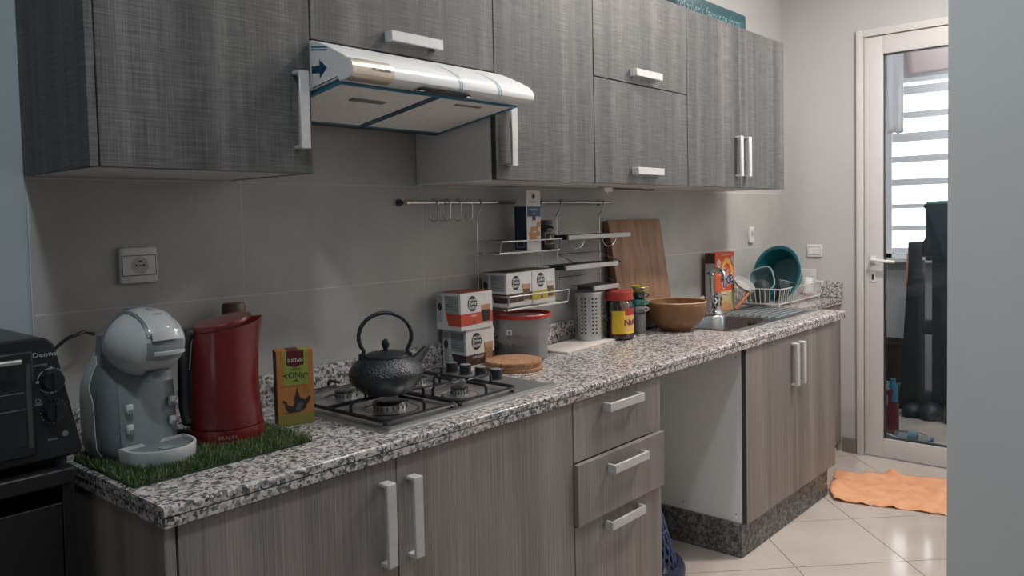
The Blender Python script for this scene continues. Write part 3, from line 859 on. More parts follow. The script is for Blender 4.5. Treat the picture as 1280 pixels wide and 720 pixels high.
# ------------------------------------------------------------------ capsule coffee machine
def build_coffee():
    t = thing('coffee_machine', 'grey and white capsule coffee machine with round head on the grass mat', 'coffee machine', (0.106, -0.238, ZG), radians(5))
    GREY = plain('mid_grey_plastic', (0.17, 0.20, 0.21), 0.4)
    LIGHT = plain('light_grey_plastic', (0.50, 0.515, 0.52), 0.32)
    MIDL = plain('pale_shell_plastic', (0.20, 0.235, 0.25), 0.38)
    def rr(w, y0, y1, n=28, e=3.2):
        cy, hy = (y0+y1)/2, (y1-y0)/2
        pts = []
        for k in range(n):
            a = 2*pi*k/n
            c, s_ = cos(a), sin(a)
            pts.append((w*math.copysign(abs(c)**(2/e), c), cy+hy*math.copysign(abs(s_)**(2/e), s_)))
        return pts
    # column: outer shell (sides), widest low down and drawn in at the neck
    secs = [(0.0, 0.062, -0.02, 0.105), (0.008, 0.070, -0.028, 0.112), (0.03, 0.077, -0.032, 0.118), (0.06, 0.0785, -0.032, 0.12), (0.12, 0.0785, -0.028, 0.12), (0.15, 0.076, -0.024, 0.118), (0.175, 0.068, -0.016, 0.112), (0.195, 0.058, -0.008, 0.104), (0.21, 0.053, -0.004, 0.098), (0.25, 0.05, 0.0, 0.09)]
    B().loft([[(x, y, z) for x, y in rr(w, y0, y1)] for z, w, y0, y1 in secs]).make('column', GREY, t)
    # pale side shells, a band along the rear edge of both flanks
    for s in (-1, 1):
        b = B(); rings = []
        for z, w, y0, y1 in [(0.012, 0.0735, -0.03, 0.115), (0.03, 0.079, -0.034, 0.12), (0.06, 0.0805, -0.034, 0.122), (0.12, 0.0805, -0.03, 0.122), (0.15, 0.078, -0.026, 0.12), (0.175, 0.070, -0.018, 0.114), (0.195, 0.060, -0.010, 0.106), (0.21, 0.055, -0.006, 0.1)]:
            pts = [(x, y) for x, y in rr(w, y0, y1, 56) if x*s > w*0.35 and y > (y0+y1)/2-0.030+0.03*max(0, (z-0.1)/0.1)]
            pts.sort(key=lambda p: p[1])
            rings.append(pts)
        n = min(len(r) for r in rings)
        b.loft([[(x, y, z) for x, y in r[:n]] for (z, *_), r in zip([(0.012,), (0.03,), (0.06,), (0.12,), (0.15,), (0.175,), (0.195,), (0.21,)], rings)], closed=False)
        o = b.make('side_shell', LIGHT, t)
        sm = o.modifiers.new('thick', 'SOLIDIFY'); sm.thickness = 0.002; sm.offset = 1
    # front face plate
    b = B(); rings = []
    for z, w, yy in [(0.03, 0.056, -0.034), (0.06, 0.058, -0.034), (0.12, 0.057, -0.030), (0.15, 0.055, -0.026), (0.175, 0.048, -0.018), (0.195, 0.042, -0.010), (0.21, 0.038, -0.006)]:
        rings.append([(w*k/6, yy-0.003+0.010*abs(k/6)**3, z) for k in range(-6, 7)])
    o = b.loft(rings, closed=False).make('front_plate', MIDL, t)
    o.modifiers.new('thick', 'SOLIDIFY').thickness = 0.002
    for x in (-0.044, 0.044):
        for z in (0.072, 0.112):
            B().box(x-0.007, x+0.007, -0.041, -0.033, z-0.010, z+0.008).bevel(0.002, 1).make('tray_slot', LIGHT, t)
            B().box(x-0.003, x+0.005, -0.0425, -0.0405, z-0.010, z-0.002).make('slot_shade', GREY, t)
    # head: a big ball
    hc = Vector((0, -0.022, 0.236)); R = 0.0715
    def sph(az, el, r=R, sx=1.0): return (hc.x+sx*r*sin(az)*cos(el), hc.y-r*1.18*cos(az)*cos(el), hc.z+r*sin(el)*0.93)
    b = B(); rings = []
    for i in range(1, 20):
        el = -pi/2+pi*i/20
        rings.append([sph(2*pi*k/40, el) for k in range(40)])
    b.loft(rings).make('head', LIGHT, t)
    # grey band round the back of the head
    b = B(); rings = []
    for i in range(1, 16):
        el = -pi/2+pi*i/16
        rings.append([sph(radians(108+144*k/20), el, R+0.0012) for k in range(21)])
    o = b.loft(rings, closed=False).make('head_rear', GREY, t); sm = o.modifiers.new('thick', 'SOLIDIFY'); sm.thickness = 0.002; sm.offset = 0
    # glossy lid strip over the top and the lever under it
    def patch(x0, x1, e0, e1, grow, name, mat, n=14, m=6, thick=0.003):
        q = B(); rr_ = []
        for i in range(n+1):
            e = e0+(e1-e0)*i/n
            row = []
            for k in range(m+1):
                x = x0+(x1-x0)*k/m
                c = math.sqrt(1-(x/(R+grow))**2)
                row.append((hc.x+x, hc.y-(R+grow)*1.18*cos(e)*c, hc.z+(R+grow)*0.93*sin(e)*c))
            rr_.append(row)
        o = q.loft(rr_, closed=False).make(name, mat, t)
        sm = o.modifiers.new('thick', 'SOLIDIFY'); sm.thickness = thick; sm.offset = 0
        return o
    GLOSS = plain('glossy_grey_plastic', (0.46, 0.47, 0.475), 0.12, coat=0.6)
    patch(-0.033, 0.033, 0.30, 2.4, 0.0015, 'lid_rim', GREY)
    patch(-0.029, 0.029, 0.34, 2.3, 0.003, 'lid_strip', GLOSS)
    patch(-0.030, 0.030, 0.16, 0.40, 0.008, 'lever', GLOSS, thick=0.006)
    patch(-0.036, 0.036, -0.42, 0.12, 0.003, 'capsule_holder', MIDL, thick=0.004)
    patch(-0.030, 0.030, -0.22, -0.14, 0.010, 'holder_grip', GLOSS, n=5, thick=0.008)
    B().lathe([(0, -0.006), (0.028, -0.006), (0.024, 0.012), (0, 0.012)], 24, (hc.x, hc.y-0.045, hc.z-0.064)).make('spout_cup', GREY, t)
    B().lathe([(0, 0.004), (0.003, 0.003), (0.0045, 0.0), (0.0045, -0.004), (0, -0.004)], 14, (hc.x-0.02, hc.y+0.018, hc.z+0.067)).make('power_button', plain('teal_button', (0.02, 0.12, 0.16), 0.3), t)
    def lw(e):   # frame on the lid
        return (hc.x, hc.y-(R+0.0052)*1.18*cos(e), hc.z+(R+0.0052)*0.93*sin(e)), (0, sin(e)*1.0, cos(e))
    o_, v_ = lw(1.25); ring('lid_emblem', 0, 0, 0.008, 0.009, frame(o_, X, v_), GREY, t, d=0.001)
    text('lettering', 'Dolce', 0.007, o_, X, v_, GREY, t, d=0.001)
    o_, v_ = lw(0.98); text('lettering', 'Gusto', 0.007, o_, X, v_, GREY, t, d=0.0015)
    # engraved word on the flank
    text('lettering', 'NESCAFE Dolce Gusto', 0.017, (-0.0800, 0.012, 0.098), (0, 0.0, -1) if False else (0, 0, 1), (0, 1, 0), MIDL, t, d=0.0006, sx=0.85)
    # drip tray
    def tray(s, yb=-0.034):
        pts = []
        for k in range(25):
            a = pi+pi*k/24
            pts.append(((0.068-s)*cos(a), -0.062+(0.075-s)*sin(a)*0.92))
        return [(0.068-s, yb-s*0.5)]+[p for p in pts[::-1]]+[(-0.068+s, yb-s*0.5)]
    b = B(); b.loft([[(x, y, z) for x, y in tray(s)] for s, z in ((0.008, 0.001), (0.003, 0.006), (0.0, 0.034), (0.001, 0.037), (0.005, 0.037), (0.006, 0.028), (0.012, 0.027))])
    b.make('drip_tray', LIGHT, t)
    b = B(); b.loft([[(x, y, z) for x, y in tray(0.007)] for z in (0.0275, 0.031)]); b.make('tray_grid', plain('tray_grid_grey', (0.12, 0.14, 0.145), 0.4), t)
    for k in range(7):
        yy = -0.118+k*0.0115; hw = 0.058*math.sqrt(max(0.05, 1-((min(yy+0.062, 0))/0.07)**2))
        B().box(-hw, hw, yy-0.0012, yy+0.0012, 0.031, 0.0325).make('grid_rib', MIDL, t)
    B().box(-0.014, 0.014, -0.098, -0.078, 0.0312, 0.034).bevel(0.002, 1).make('grid_tab', MIDL, t)
build_coffee()

# ------------------------------------------------------------------ red kettle
def build_kettle():
    t = thing('electric_kettle', 'tall glossy dark red electric kettle standing on the grass mat', 'kettle', (0.284, -0.250, ZG))
    RED = plain('dark_red_gloss', (0.135, 0.012, 0.014), 0.24, coat=0.35, grain=0.1)
    def sec(z, xl, xr, ry, tilt=0.0, n=40, beak=0.0):
        cx, rx = (xl+xr)/2, (xr-xl)/2
        out = []
        for k in range(n):
            a = 2*pi*k/n; c, s = cos(a), sin(a)
            sh = 1.0-beak*max(0, c)**2
            x = cx+rx*c
            out.append((x, ry*s*sh, z+tilt*(x-xl)))
        return out
    B().loft([sec(z, xl, xr, ry, 0) for z, xl, xr, ry in ((0, -0.074, 0.074, 0.072), (0.004, -0.079, 0.079, 0.076), (0.024, -0.079, 0.078, 0.075), (0.034, -0.0775, 0.0755, 0.074))]).make('power_base', RED, t)
    rings = [sec(0.036, -0.0775, 0.0745, 0.0735), sec(0.045, -0.0785, 0.0735, 0.073), sec(0.09, -0.0775, 0.069, 0.07), sec(0.14, -0.075, 0.069, 0.066, 0.04), sec(0.18, -0.072, 0.073, 0.062, 0.07, beak=0.05), sec(0.21, -0.069, 0.079, 0.058, 0.10, beak=0.15), sec(0.228, -0.067, 0.086, 0.056, 0.13, beak=0.3), sec(0.238, -0.066, 0.092, 0.0545, 0.15, beak=0.42)]
    rings += [sec(0.2378, -0.062, 0.087, 0.051, 0.15, beak=0.42), sec(0.228, -0.061, 0.084, 0.05, 0.15, beak=0.4)]
    B().loft(rings).make('jug', RED, t)
    lid = [sec(0.2385, -0.0665, 0.058, 0.052, 0.19), sec(0.244, -0.067, 0.060, 0.053, 0.19), sec(0.250, -0.064, 0.056, 0.050, 0.19), sec(0.253, -0.05, 0.035, 0.03, 0.19)]
    B().loft(lid).make('lid', RED, t)
    B().tube([(-0.055, 0.014, 0.240), (-0.070, 0.02, 0.238), (-0.078, 0.026, 0.215), (-0.082, 0.028, 0.14), (-0.082, 0.028, 0.08), (-0.080, 0.024, 0.05), (-0.066, 0.016, 0.045)], [0.010, 0.012, 0.012, 0.011, 0.011, 0.011, 0.009], 12).make('handle', DARKP, t)
    B().box(-0.0765, -0.0745, 0.004, 0.02, 0.06, 0.16).make('water_window', DARKP, t)
    def wrap(x, y, z): 
        a = -pi/2-0.50+x/0.075
        return Vector((0.0787*cos(a)*(1+z/0.075), 0.0760*sin(a)*(1+z/0.075), 0.0195+y))
    text('lettering', 'BRAUN', 0.011, None, None, None, plain('dull_pink_print', (0.42, 0.17, 0.16), 0.5), t, bold=0.006, wrap=wrap, d=0.0012)
    t = thing('pepper_mill', 'brown wooden pepper mill half hidden behind the red kettle', 'mill', (0.412, -0.062, H))
    W = mat_wood('dark_turned_wood', (0.07, 0.035, 0.022), (0.13, 0.07, 0.045))
    B().lathe([(0, 0), (0.03, 0), (0.031, 0.01), (0.024, 0.07), (0.022, 0.12), (0.027, 0.19), (0.027, 0.225), (0, 0.225)], 28).make('mill_body', W, t)
    B().lathe([(0, 0.226), (0.026, 0.226), (0.028, 0.235), (0.028, 0.272), (0.025, 0.28), (0, 0.281)], 28).make('mill_head', W, t)
build_kettle()

# ------------------------------------------------------------------ tea box
def build_tea():
    t = thing('tea_box', 'upright orange and green card tea box between the grass mat and hob', 'box', (0.413, -0.241, H), radians(-22.5))
    OR = plain('orange_card', (0.46, 0.185, 0.05), 0.55); DKB = plain('dark_brown_card', (0.05, 0.022, 0.014), 0.6)
    w, d, h = 0.084, 0.045, 0.176
    b = B().box(0, w, 0, d, 0, h).bevel(0.0012, 1); o = b.make('carton', OR, t)
    frs = frame((0, d, 0), (0, -1, 0), Z); flat('side_print', rect(0.001, d-0.001, 0.001, h-0.001), frs, DKB, t)
    frt = frame((0, 0, h), X, Y); flat('top_print', rect(w*0.3, w*0.62, 0, d-0.002), frt, plain('maroon_print', (0.10, 0.012, 0.014), 0.5), t)
    flat('top_print', rect(w*0.62, w*0.86, 0, d-0.002), frt, plain('lime_print', (0.27, 0.33, 0.06), 0.55), t)
    fr = frame((0, 0, 0), X, Z)
    GR = plain('lime_print', (0.27, 0.33, 0.06), 0.55)
    flat('green_panel', rect(0.015, 0.071, 0.095, h-0.001), fr, GR, t)
    flat('bottom_band', rect(0.001, w-0.001, 0.001, 0.026), fr, plain('olive_print', (0.24, 0.22, 0.05), 0.55), t)
    MR = plain('maroon_print', (0.10, 0.012, 0.014), 0.5)
    flat('name_panel', [(0.023, 0.142), (0.042, 0.136), (0.062, 0.142), (0.062, h-0.001), (0.023, h-0.001)], fr, MR, t, d=0.0009)
    text('lettering', 'SULTAN', 0.0115, (0.0425, 0, 0.152), X, Z, PRINTW, t, bold=0.008, sx=0.82, d=0.0014)
    GK = plain('dark_green_print', (0.018, 0.035, 0.03), 0.5)
    text('lettering', 'GREEN', 0.008, (0.043, 0, 0.1315), X, Z, GK, t, sx=0.9, d=0.0012)
    c0 = (0.043, 0.062)
    def arc(x, y, z):
        a = pi/2-x/0.056; r = 0.056+y
        return Vector((c0[0]+r*cos(a), -0.0012-z, c0[1]+r*sin(a)))
    text('lettering', 'TONIC', 0.0185, None, None, None, GK, t, bold=0.006, sx=0.95, wrap=arc, d=0.0002)
    flat('sprig_print', [(0.034, 0.1005), (0.043, 0.1035), (0.052, 0.0995), (0.045, 0.1062), (0.047, 0.110), (0.042, 0.1065)], fr, GK, t, d=0.0011)
    flat('thin_line', rect(0.006, w-0.004, 0.0915, 0.0923), fr, plain('brown_print', (0.22, 0.085, 0.03), 0.5), t)
    ring('seal_print', 0.066, 0.080, 0.006, 0.0068, fr, plain('brown_print', (0.22, 0.085, 0.03), 0.5), t, n=20)
    # dark teapot picture
    tp = [(0.027, 0.030), (0.050, 0.030), (0.062, 0.036), (0.066, 0.046), (0.074, 0.056), (0.076, 0.062), (0.073, 0.066), (0.068, 0.064), (0.064, 0.058), (0.058, 0.060), (0.053, 0.062), (0.049, 0.070), (0.046, 0.082), (0.0445, 0.090), (0.043, 0.082), (0.040, 0.070), (0.037, 0.060), (0.039, 0.054), (0.034, 0.044), (0.029, 0.046), (0.023, 0.048), (0.020, 0.056), (0.014, 0.060), (0.010, 0.058), (0.016, 0.052), (0.017, 0.042), (0.021, 0.034)]
    flat('teapot_print', tp, fr, plain('charcoal_print', (0.03, 0.028, 0.026), 0.5), t, d=0.0008)
    flat('teapot_shine', [(0.040, 0.036), (0.050, 0.034), (0.060, 0.050), (0.052, 0.052), (0.044, 0.050)], fr, plain('grey_print', (0.10, 0.095, 0.085), 0.5), t, d=0.0011)
    text('lettering', 'INFUSION', 0.005, (0.022, 0, 0.0295), X, Z, plain('brown_print', (0.22, 0.085, 0.03), 0.5), t, d=0.001)
build_tea()

# ------------------------------------------------------------------ gas hob
HX0, HX1, HY0, HY1 = 0.523, 1.134, -0.502, -0.035
BURN = [(0.660, -0.345, 0.040), (0.872, -0.372, 0.022), (0.672, -0.150, 0.028), (0.893, -0.175, 0.028)]
def build_hob():
    t = thing('gas_hob', 'steel four-burner gas hob with black pan supports set on the worktop', 'hob', (0, 0, H))
    def rrect(x0, x1, y0, y1, r, z, n=5):
        p = []
        for cx, cy, a0 in ((x1-r, y1-r, 0), (x0+r, y1-r, pi/2), (x0+r, y0+r, pi), (x1-r, y0+r, 1.5*pi)):
            for k in range(n+1):
                a = a0+pi/2*k/n; p.append((cx+r*cos(a), cy+r*sin(a), z))
        return p
    b = B(); b.loft([rrect(HX0, HX1, HY0, HY1, 0.006, 0.0), rrect(HX0, HX1, HY0, HY1, 0.006, 0.004), rrect(HX0+0.010, HX1-0.010, HY0+0.010, HY1-0.010, 0.008, 0.009), rrect(HX0+0.014, HX1-0.014, HY0+0.014, HY1-0.014, 0.008, 0.009)])
    b.make('hob_rim', STEEL, t)
    b = B(); b.loft([rrect(HX0+0.0145, HX1-0.0145, HY0+0.0145, HY1-0.0145, 0.008, 0.0088), rrect(HX0+0.0145, HX1-0.0145, HY0+0.0145, HY1-0.0145, 0.008, 0.0098), rrect(HX0+0.02, 1.012, HY0+0.02, HY1-0.02, 0.03, 0.0098), rrect(HX0+0.026, 1.006, HY0+0.026, HY1-0.026, 0.03, 0.0075)])
    b.make('hob_plate', STEELD, t)
    for x, y, r in BURN:
        q = B().lathe([(r+0.034, 0.0082), (r+0.028, 0.0105), (r+0.020, 0.0085), (r+0.006, 0.0070)], 40, (x, y, 0)); q.make('burner_dish', mat_steel('dish_steel', (0.5, 0.5, 0.49), 0.18), t)
        q = B().lathe([(0, 0.006), (r+0.003, 0.006), (r+0.003, 0.010), (r, 0.011), (r, 0.024), (0, 0.024)], 40, (x, y, 0)); bo = q.make('burner', plain('burner_alloy', (0.42, 0.41, 0.39), 0.35, metal=0.8), t)
        s = B()
        for k in range(18):
            a = 2*pi*k/18
            s.box(-0.0012, 0.0012, -0.0012, 0.0012, 0.013, 0.022)
            bmesh.ops.transform(s.bm, matrix=Matrix.Translation((x+(r+0.0004)*cos(a), y+(r+0.0004)*sin(a), 0)), verts=s.bm.verts[-8:])
        s.make('flame_slots', DARKP, bo)
        B().lathe([(0, 0.0245), (r*1.06, 0.0245), (r*1.1, 0.027), (r*1.05, 0.030), (r*0.85, 0.0315), (0, 0.0315)], 36, (x, y, 0)).make('burner_cap', ENAMEL, bo)
    # pan supports: two square frames with posts and fingers
    zf, zt = 0.020, 0.046; rb = 0.0048
    for x0, x1, bs in ((0.541, 0.769, (BURN[0], BURN[2])), (0.777, 0.992, (BURN[1], BURN[3]))):
        y0, y1 = -0.470, -0.072
        root = B(); c = 0.02
        pts = []
        for cx, cy, a0 in ((x1-c, y1-c, 0), (x0+c, y1-c, pi/2), (x0+c, y0+c, pi), (x1-c, y0+c, 1.5*pi)):
            for k in range(5): pts.append((cx+c*cos(a0+pi/2*k/4), cy+c*sin(a0+pi/2*k/4), zf))
        root.tube(pts, rb, 8, True)
        ym = (bs[0][1]+bs[1][1])/2
        root.tube([(x0, ym, zf), (x1, ym, zf)], rb, 8)
        for xx in (x0+0.01, x1-0.01):
            for yy in (y0+0.01, y1-0.01): root.cyl((xx, yy, 0), 0.006, 0.0098, zf, 10)
        sup = root.make('pan_support', ENAMEL, t)
        for bx, by, br in bs:
            near = 0.020+br*0.4
            front = y0 if by < ym else ym; back = ym if by < ym else y1
            for (ax, ay) in ((bx, front), (bx, back), (x0, by), (x1, by)):
                dx, dy = bx-ax, by-ay; L = math.hypot(dx, dy); ux, uy = dx/L, dy/L
                e = max(L-near, 0.03)
                B().tube([(ax, ay, zf), (ax, ay, zt-0.006), (ax+ux*0.006, ay+uy*0.006, zt), (ax+ux*e, ay+uy*e, zt)], 0.004, 8).make('finger', ENAMEL, sup)
    for y in (-0.128, -0.186, -0.250, -0.312):
        x = 1.079
        k = B().lathe([(0, 0.0098), (0.0205, 0.0098), (0.0205, 0.0125), (0, 0.0125)], 24, (x, y, 0)).make('knob_ring', DARKP, t)
        b = B().lathe([(0, 0.0127), (0.0172, 0.0127), (0.0178, 0.036), (0.0165, 0.0385), (0, 0.0385)], 28, (x, y, 0)); b.make('knob', BLACKP, t)
        B().lathe([(0, 0.0387), (0.0155, 0.0387), (0.0148, 0.0394), (0, 0.0394)], 24, (x, y, 0)).make('knob_top', plain('dull_grey_cap', (0.20, 0.20, 0.20), 0.4), t)
    text('lettering', 'I', 0.012, (1.05, -0.455, 0.0098), Y, (-1, 0, 0), plain('pale_print', (0.5, 0.5, 0.5), 0.5), t)
build_hob()

# ------------------------------------------------------------------ cast iron teapot
def build_teapot():
    zb = H+0.0505
    t = thing('teapot', 'black hobnail cast iron teapot with hoop handle on the front gas burner', 'teapot', (0.650, -0.345, zb))
    R = 0.091
    b = B().lathe([(0, 0.0), (0.045, 0.0), (0.052, 0.002), (0.072, 0.016), (0.086, 0.033), (R, 0.048)], 56)
    b.make('lower_body', IRONP, t)
    B().lathe([(R, 0.048), (R+0.0006, 0.050), (0.0895, 0.058), (0.083, 0.070), (0.072, 0.081), (0.060, 0.0885), (0.0555, 0.0905), (0.0555, 0.0925), (0.05, 0.0925)], 56).make('upper_body', IRON, t)
    B().lathe([(0.0545, 0.0928), (0.0535, 0.096), (0.040, 0.101), (0.02, 0.104), (0.008, 0.1052), (0, 0.1052)], 48).make('lid', IRONP, t)
    B().lathe([(0.0065, 0.104), (0.006, 0.110), (0.009, 0.116), (0.0095, 0.124), (0.007, 0.131), (0.0, 0.135)], 20).make('lid_knob', IRONP, t)
    ang = radians(-38)     # the hoop lies across the view
    ux, uy = cos(ang), sin(ang)
    pts = []
    for k in range(19):
        a = -0.62+(pi+1.24)*k/18
        r = 0.064
        pts.append((ux*r*cos(a), uy*r*cos(a), 0.140+0.058*sin(a)))
    pts = [(ux*0.0585, uy*0.0585, 0.083)]+pts+[(-ux*0.0585, -uy*0.0585, 0.083)]
    B().tube(pts, 0.0052, 10).make('handle', IRONP, t)
    for s in (-1, 1):
        B().box(-0.006, 0.006, -0.005, 0.005, 0.076, 0.100).bevel(0.002, 1).xform(Matrix.Translation((s*ux*0.059, s*uy*0.059, 0)) @ Matrix.Rotation(ang, 4, 'Z')).make('lug', IRONP, t)
    a = radians(-12)
    B().tube([(cos(a)*0.070, sin(a)*0.070, 0.062), (cos(a)*0.090, sin(a)*0.090, 0.074), (cos(a)*0.103, sin(a)*0.103, 0.088), (cos(a)*0.116, sin(a)*0.116, 0.098)], [0.020, 0.015, 0.0105, 0.009], 14).make('spout', IRONP, t)
build_teapot()

# ------------------------------------------------------------------ coffee capsule cartons
LOGO = plain('logo_black', (0.016, 0.02, 0.022), 0.5)
def coffee_box(loc, w, d, h, band, top, glass, label, rz=0.0, word='', rot=None, bandh=0.40, group=None):
    t = thing('capsule_box', label, 'box', loc, rz, group, rot)
    B().box(0, w, 0, d, 0, h).bevel(0.0012, 1).make('carton', WCARD, t)
    fr = frame((0, 0, 0), X, Z); fl = frame((0, d, 0), (0, -1, 0), Z); ft = frame((0, 0, h), X, Y)
    flat('top_print', rect(0.001, w-0.001, 0.001, d-0.001), ft, top, t)
    b0, b1 = h*0.12, h*bandh
    flat('colour_band', [(0.0, b0), (w-0.001, b0+0.004), (w-0.001, b1), (0, b1-0.002)], fr, band, t)
    flat('colour_band', [(d*0.38, b1), (d*0.5, b0), (d, b0), (d, b1-0.002)], fl, band, t)
    GT = plain('pale_grey_print', (0.27, 0.29, 0.29), 0.6)
    flat('side_text_panel', rect(d*0.36, d*0.92, h*0.46, h*0.93), fl, GT, t)
    flat('side_text_panel', rect(d*0.04, d*0.27, h*0.2, h*0.92), fl, plain('pale_grey_print_light', (0.38, 0.39, 0.39), 0.6), t)
    flat('side_picture', ell(d*0.15, h*0.62, d*0.09, h*0.11), fl, plain('charcoal_print', (0.03, 0.028, 0.026), 0.5), t, d=0.0009)
    for k in range(6):
        zz = h*(0.88-0.065*k)
        flat('text_line', rect(d*0.39, d*(0.62+0.23*((k*7) % 3)/2), zz, zz+0.0018), fl, plain('grey_print_dark', (0.11, 0.12, 0.12), 0.6), t, d=0.0009)
    lr = h*0.205; lu, lv = w*0.36, h*0.70
    flat('logo_disc', ell(lu, lv, lr*0.86, lr*1.02), fr, LOGO, t, d=0.0009)
    text('lettering', 'NESCAFÉ', lr*0.36, (lu, 0, lv+lr*0.48), X, Z, PRINTW, t, bold=0.012, sx=0.95, d=0.0013)
    text('lettering', 'Dolce', lr*0.66, (lu, 0, lv+lr*0.05), X, Z, PRINTW, t, bold=0.006, sx=0.9, d=0.0013)
    text('lettering', 'Gusto', lr*0.66, (lu, 0, lv-lr*0.46), X, Z, PRINTW, t, bold=0.006, sx=0.9, d=0.0013)
    if word: text('lettering', word, h*0.07, (w*0.40, 0, b1-h*0.085), X, Z, PRINTW if band is not YELB else PRINTK, t, sx=0.9, d=0.0013)
    # picture of a glass of coffee
    gu, gw, g0, g1 = w*0.78, w*0.155, h*0.13, h*0.64
    drink, foam = glass
    flat('glass_print', [(gu-gw*0.72, g0), (gu+gw*0.72, g0), (gu+gw, g1), (gu-gw, g1)], fr, plain('glass_foot_print', (0.45, 0.40, 0.36), 0.5), t, d=0.0009)
    flat('drink_print', [(gu-gw*0.72, g0+h*0.05), (gu+gw*0.72, g0+h*0.05), (gu+gw*0.95, g1-h*0.1), (gu-gw*0.95, g1-h*0.1)], fr, drink, t, d=0.0012)
    flat('foam_print', [(gu-gw*0.92, g1-h*0.14), (gu+gw*0.92, g1-h*0.14), (gu+gw, g1), (gu-gw, g1)], fr, foam, t, d=0.0014)
    flat('capsule_print', ell(w*0.40, h*0.20, h*0.055, n=18), fr, plain('capsule_brown_print', (0.16, 0.065, 0.035), 0.5), t, d=0.0012)
    return t
REDB = plain('orange_red_print', (0.50, 0.065, 0.03), 0.5); YELB = plain('mustard_print', (0.40, 0.34, 0.03), 0.5)
BRB = plain('dark_brown_print', (0.055, 0.028, 0.022), 0.5); BRT = plain('brown_black_card', (0.032, 0.022, 0.018), 0.5)
TAN = plain('tan_print', (0.42, 0.24, 0.13), 0.5); COF = plain('coffee_print', (0.022, 0.013, 0.009), 0.4)
LATTE = plain('latte_print', (0.26, 0.14, 0.075), 0.5); MOCHA = plain('mocha_print', (0.13, 0.07, 0.045), 0.5)
coffee_box((1.138, -0.132, H), 0.128, 0.105, 0.1285, BRB, BRT, (LATTE, TAN), 'white capsule carton with dark brown band standing on the worktop behind the hob knobs', word='CAFÉ AU LAIT')
coffee_box((1.112, -0.138, H+0.1292), 0.142, 0.108, 0.116, REDB, plain('brick_red_card', (0.24, 0.035, 0.02), 0.55), (COF, TAN), 'white and orange-red capsule carton lying on top of another carton', word='LUNGO', bandh=0.46)
SHZ = 1.0305
coffee_box((1.3205, -0.140, SHZ), 0.126, 0.11, 0.1135, BRB, BRT, (MOCHA, TAN), 'white capsule carton with brown band in the lower wire basket', word='CAFÉ AU LAIT')
coffee_box((1.449, -0.140, SHZ), 0.124, 0.11, 0.1155, YELB, plain('olive_card', (0.12, 0.12, 0.015), 0.55), (MOCHA, plain('cream_print', (0.5, 0.46, 0.40), 0.5)), 'white capsule carton with mustard yellow band in the lower wire basket', word='')

# ------------------------------------------------------------------ tub, cork mats, pastry board
def build_counter_goods():
    t = thing('storage_tub', 'frosted plastic tub with red rim under the wire baskets', 'tub', (1.425, -0.115, H))
    b = B().lathe([(0, 0.0), (0.078, 0.0), (0.082, 0.004), (0.086, 0.08), (0.0905, 0.125), (0.096, 0.145), (0.0945, 0.145), (0.089, 0.125), (0.0845, 0.08), (0.080, 0.006), (0, 0.005)], 44)
    b.make('tub_wall', mat_clear('frosted_plastic', (0.8, 0.8, 0.8), 0.8, 0.25, (0.62, 0.61, 0.60), 0.30), t)
    B().lathe([(0.0935, 0.143), (0.097, 0.141), (0.0985, 0.146), (0.0985, 0.152), (0.096, 0.155), (0.092, 0.153), (0.0915, 0.147), (0.0935, 0.143)], 44).make('rim', plain('red_plastic', (0.42, 0.035, 0.028), 0.35), t)
    b = B().lathe([(0, 0.0065), (0.0785, 0.0065), (0.083, 0.058), (0.06, 0.064), (0.03, 0.068), (0, 0.066)], 40)
    for v in b.bm.verts:
        if v.co.z > 0.05: v.co.z += random.uniform(-0.006, 0.006)
    tag(b.make('ground_coffee', plain('dark_grey_grounds', (0.055, 0.056, 0.06), 0.9, grain=0.4, gscale=200, bump=0.6), t), kind='stuff')
    fr = frame((-0.973*0.0865, -0.199*0.0865, 0.098), (0.2, -0.98, 0), Z)
    flat('sticker', rect(-0.010, 0.010, -0.009, 0.010), fr, PRINTW, t, d=0.004)
    flat('sticker_mark', ell(0, 0, 0.004, n=12), fr, plain('brown_print', (0.22, 0.085, 0.03), 0.5), t, d=0.0045)
    CORK = N('cork'); v = CORK.coords(); c = CORK.voro(v, 260, 'Color'); sp = CORK.n('ShaderNodeSeparateColor'); CORK.link(c, sp.inputs[0])
    CORK.bsdf(CORK.ramp(sp.outputs[0], [(0.0, (0.13, 0.06, 0.03)), (0.25, (0.30, 0.155, 0.08)), (1.0, (0.42, 0.235, 0.13))]), 0.85)
    names = ['bottom cork pot mat of the stack of three beside the hob', 'middle cork pot mat of the stack of three beside the hob', 'topmost round cork pot mat of the stack beside the hob']
    for k in range(3):
        o = B().lathe([(0, 0), (0.088, 0), (0.0895, 0.0015), (0.0895, 0.0085), (0.088, 0.0098), (0, 0.0098)], 48).make('cork_mat', CORK.m)
        o.location = (1.262+(0.004, -0.002, 0)[k], -0.215+(-0.003, 0.003, 0)[k], H+0.0005+k*0.0102)
        tag(o, names[k], 'pot mat')
    t = thing('chopping_board', 'thin white plastic chopping board lying flat under the jar and cutlery holder', 'chopping board', (1.755, -0.107, H), radians(5.5))
    B().box(-0.2, 0.2, -0.072, 0.072, 0, 0.008).bevel(0.002, 2).make('board', plain('white_pe_board', (0.60, 0.55, 0.50), 0.5), t)
    B().box(-0.19, 0.19, -0.064, 0.064, 0.008, 0.0085).make('board_face', plain('white_pe_face', (0.62, 0.57, 0.52), 0.55), t)
build_counter_goods()
ZC = H+0.0087

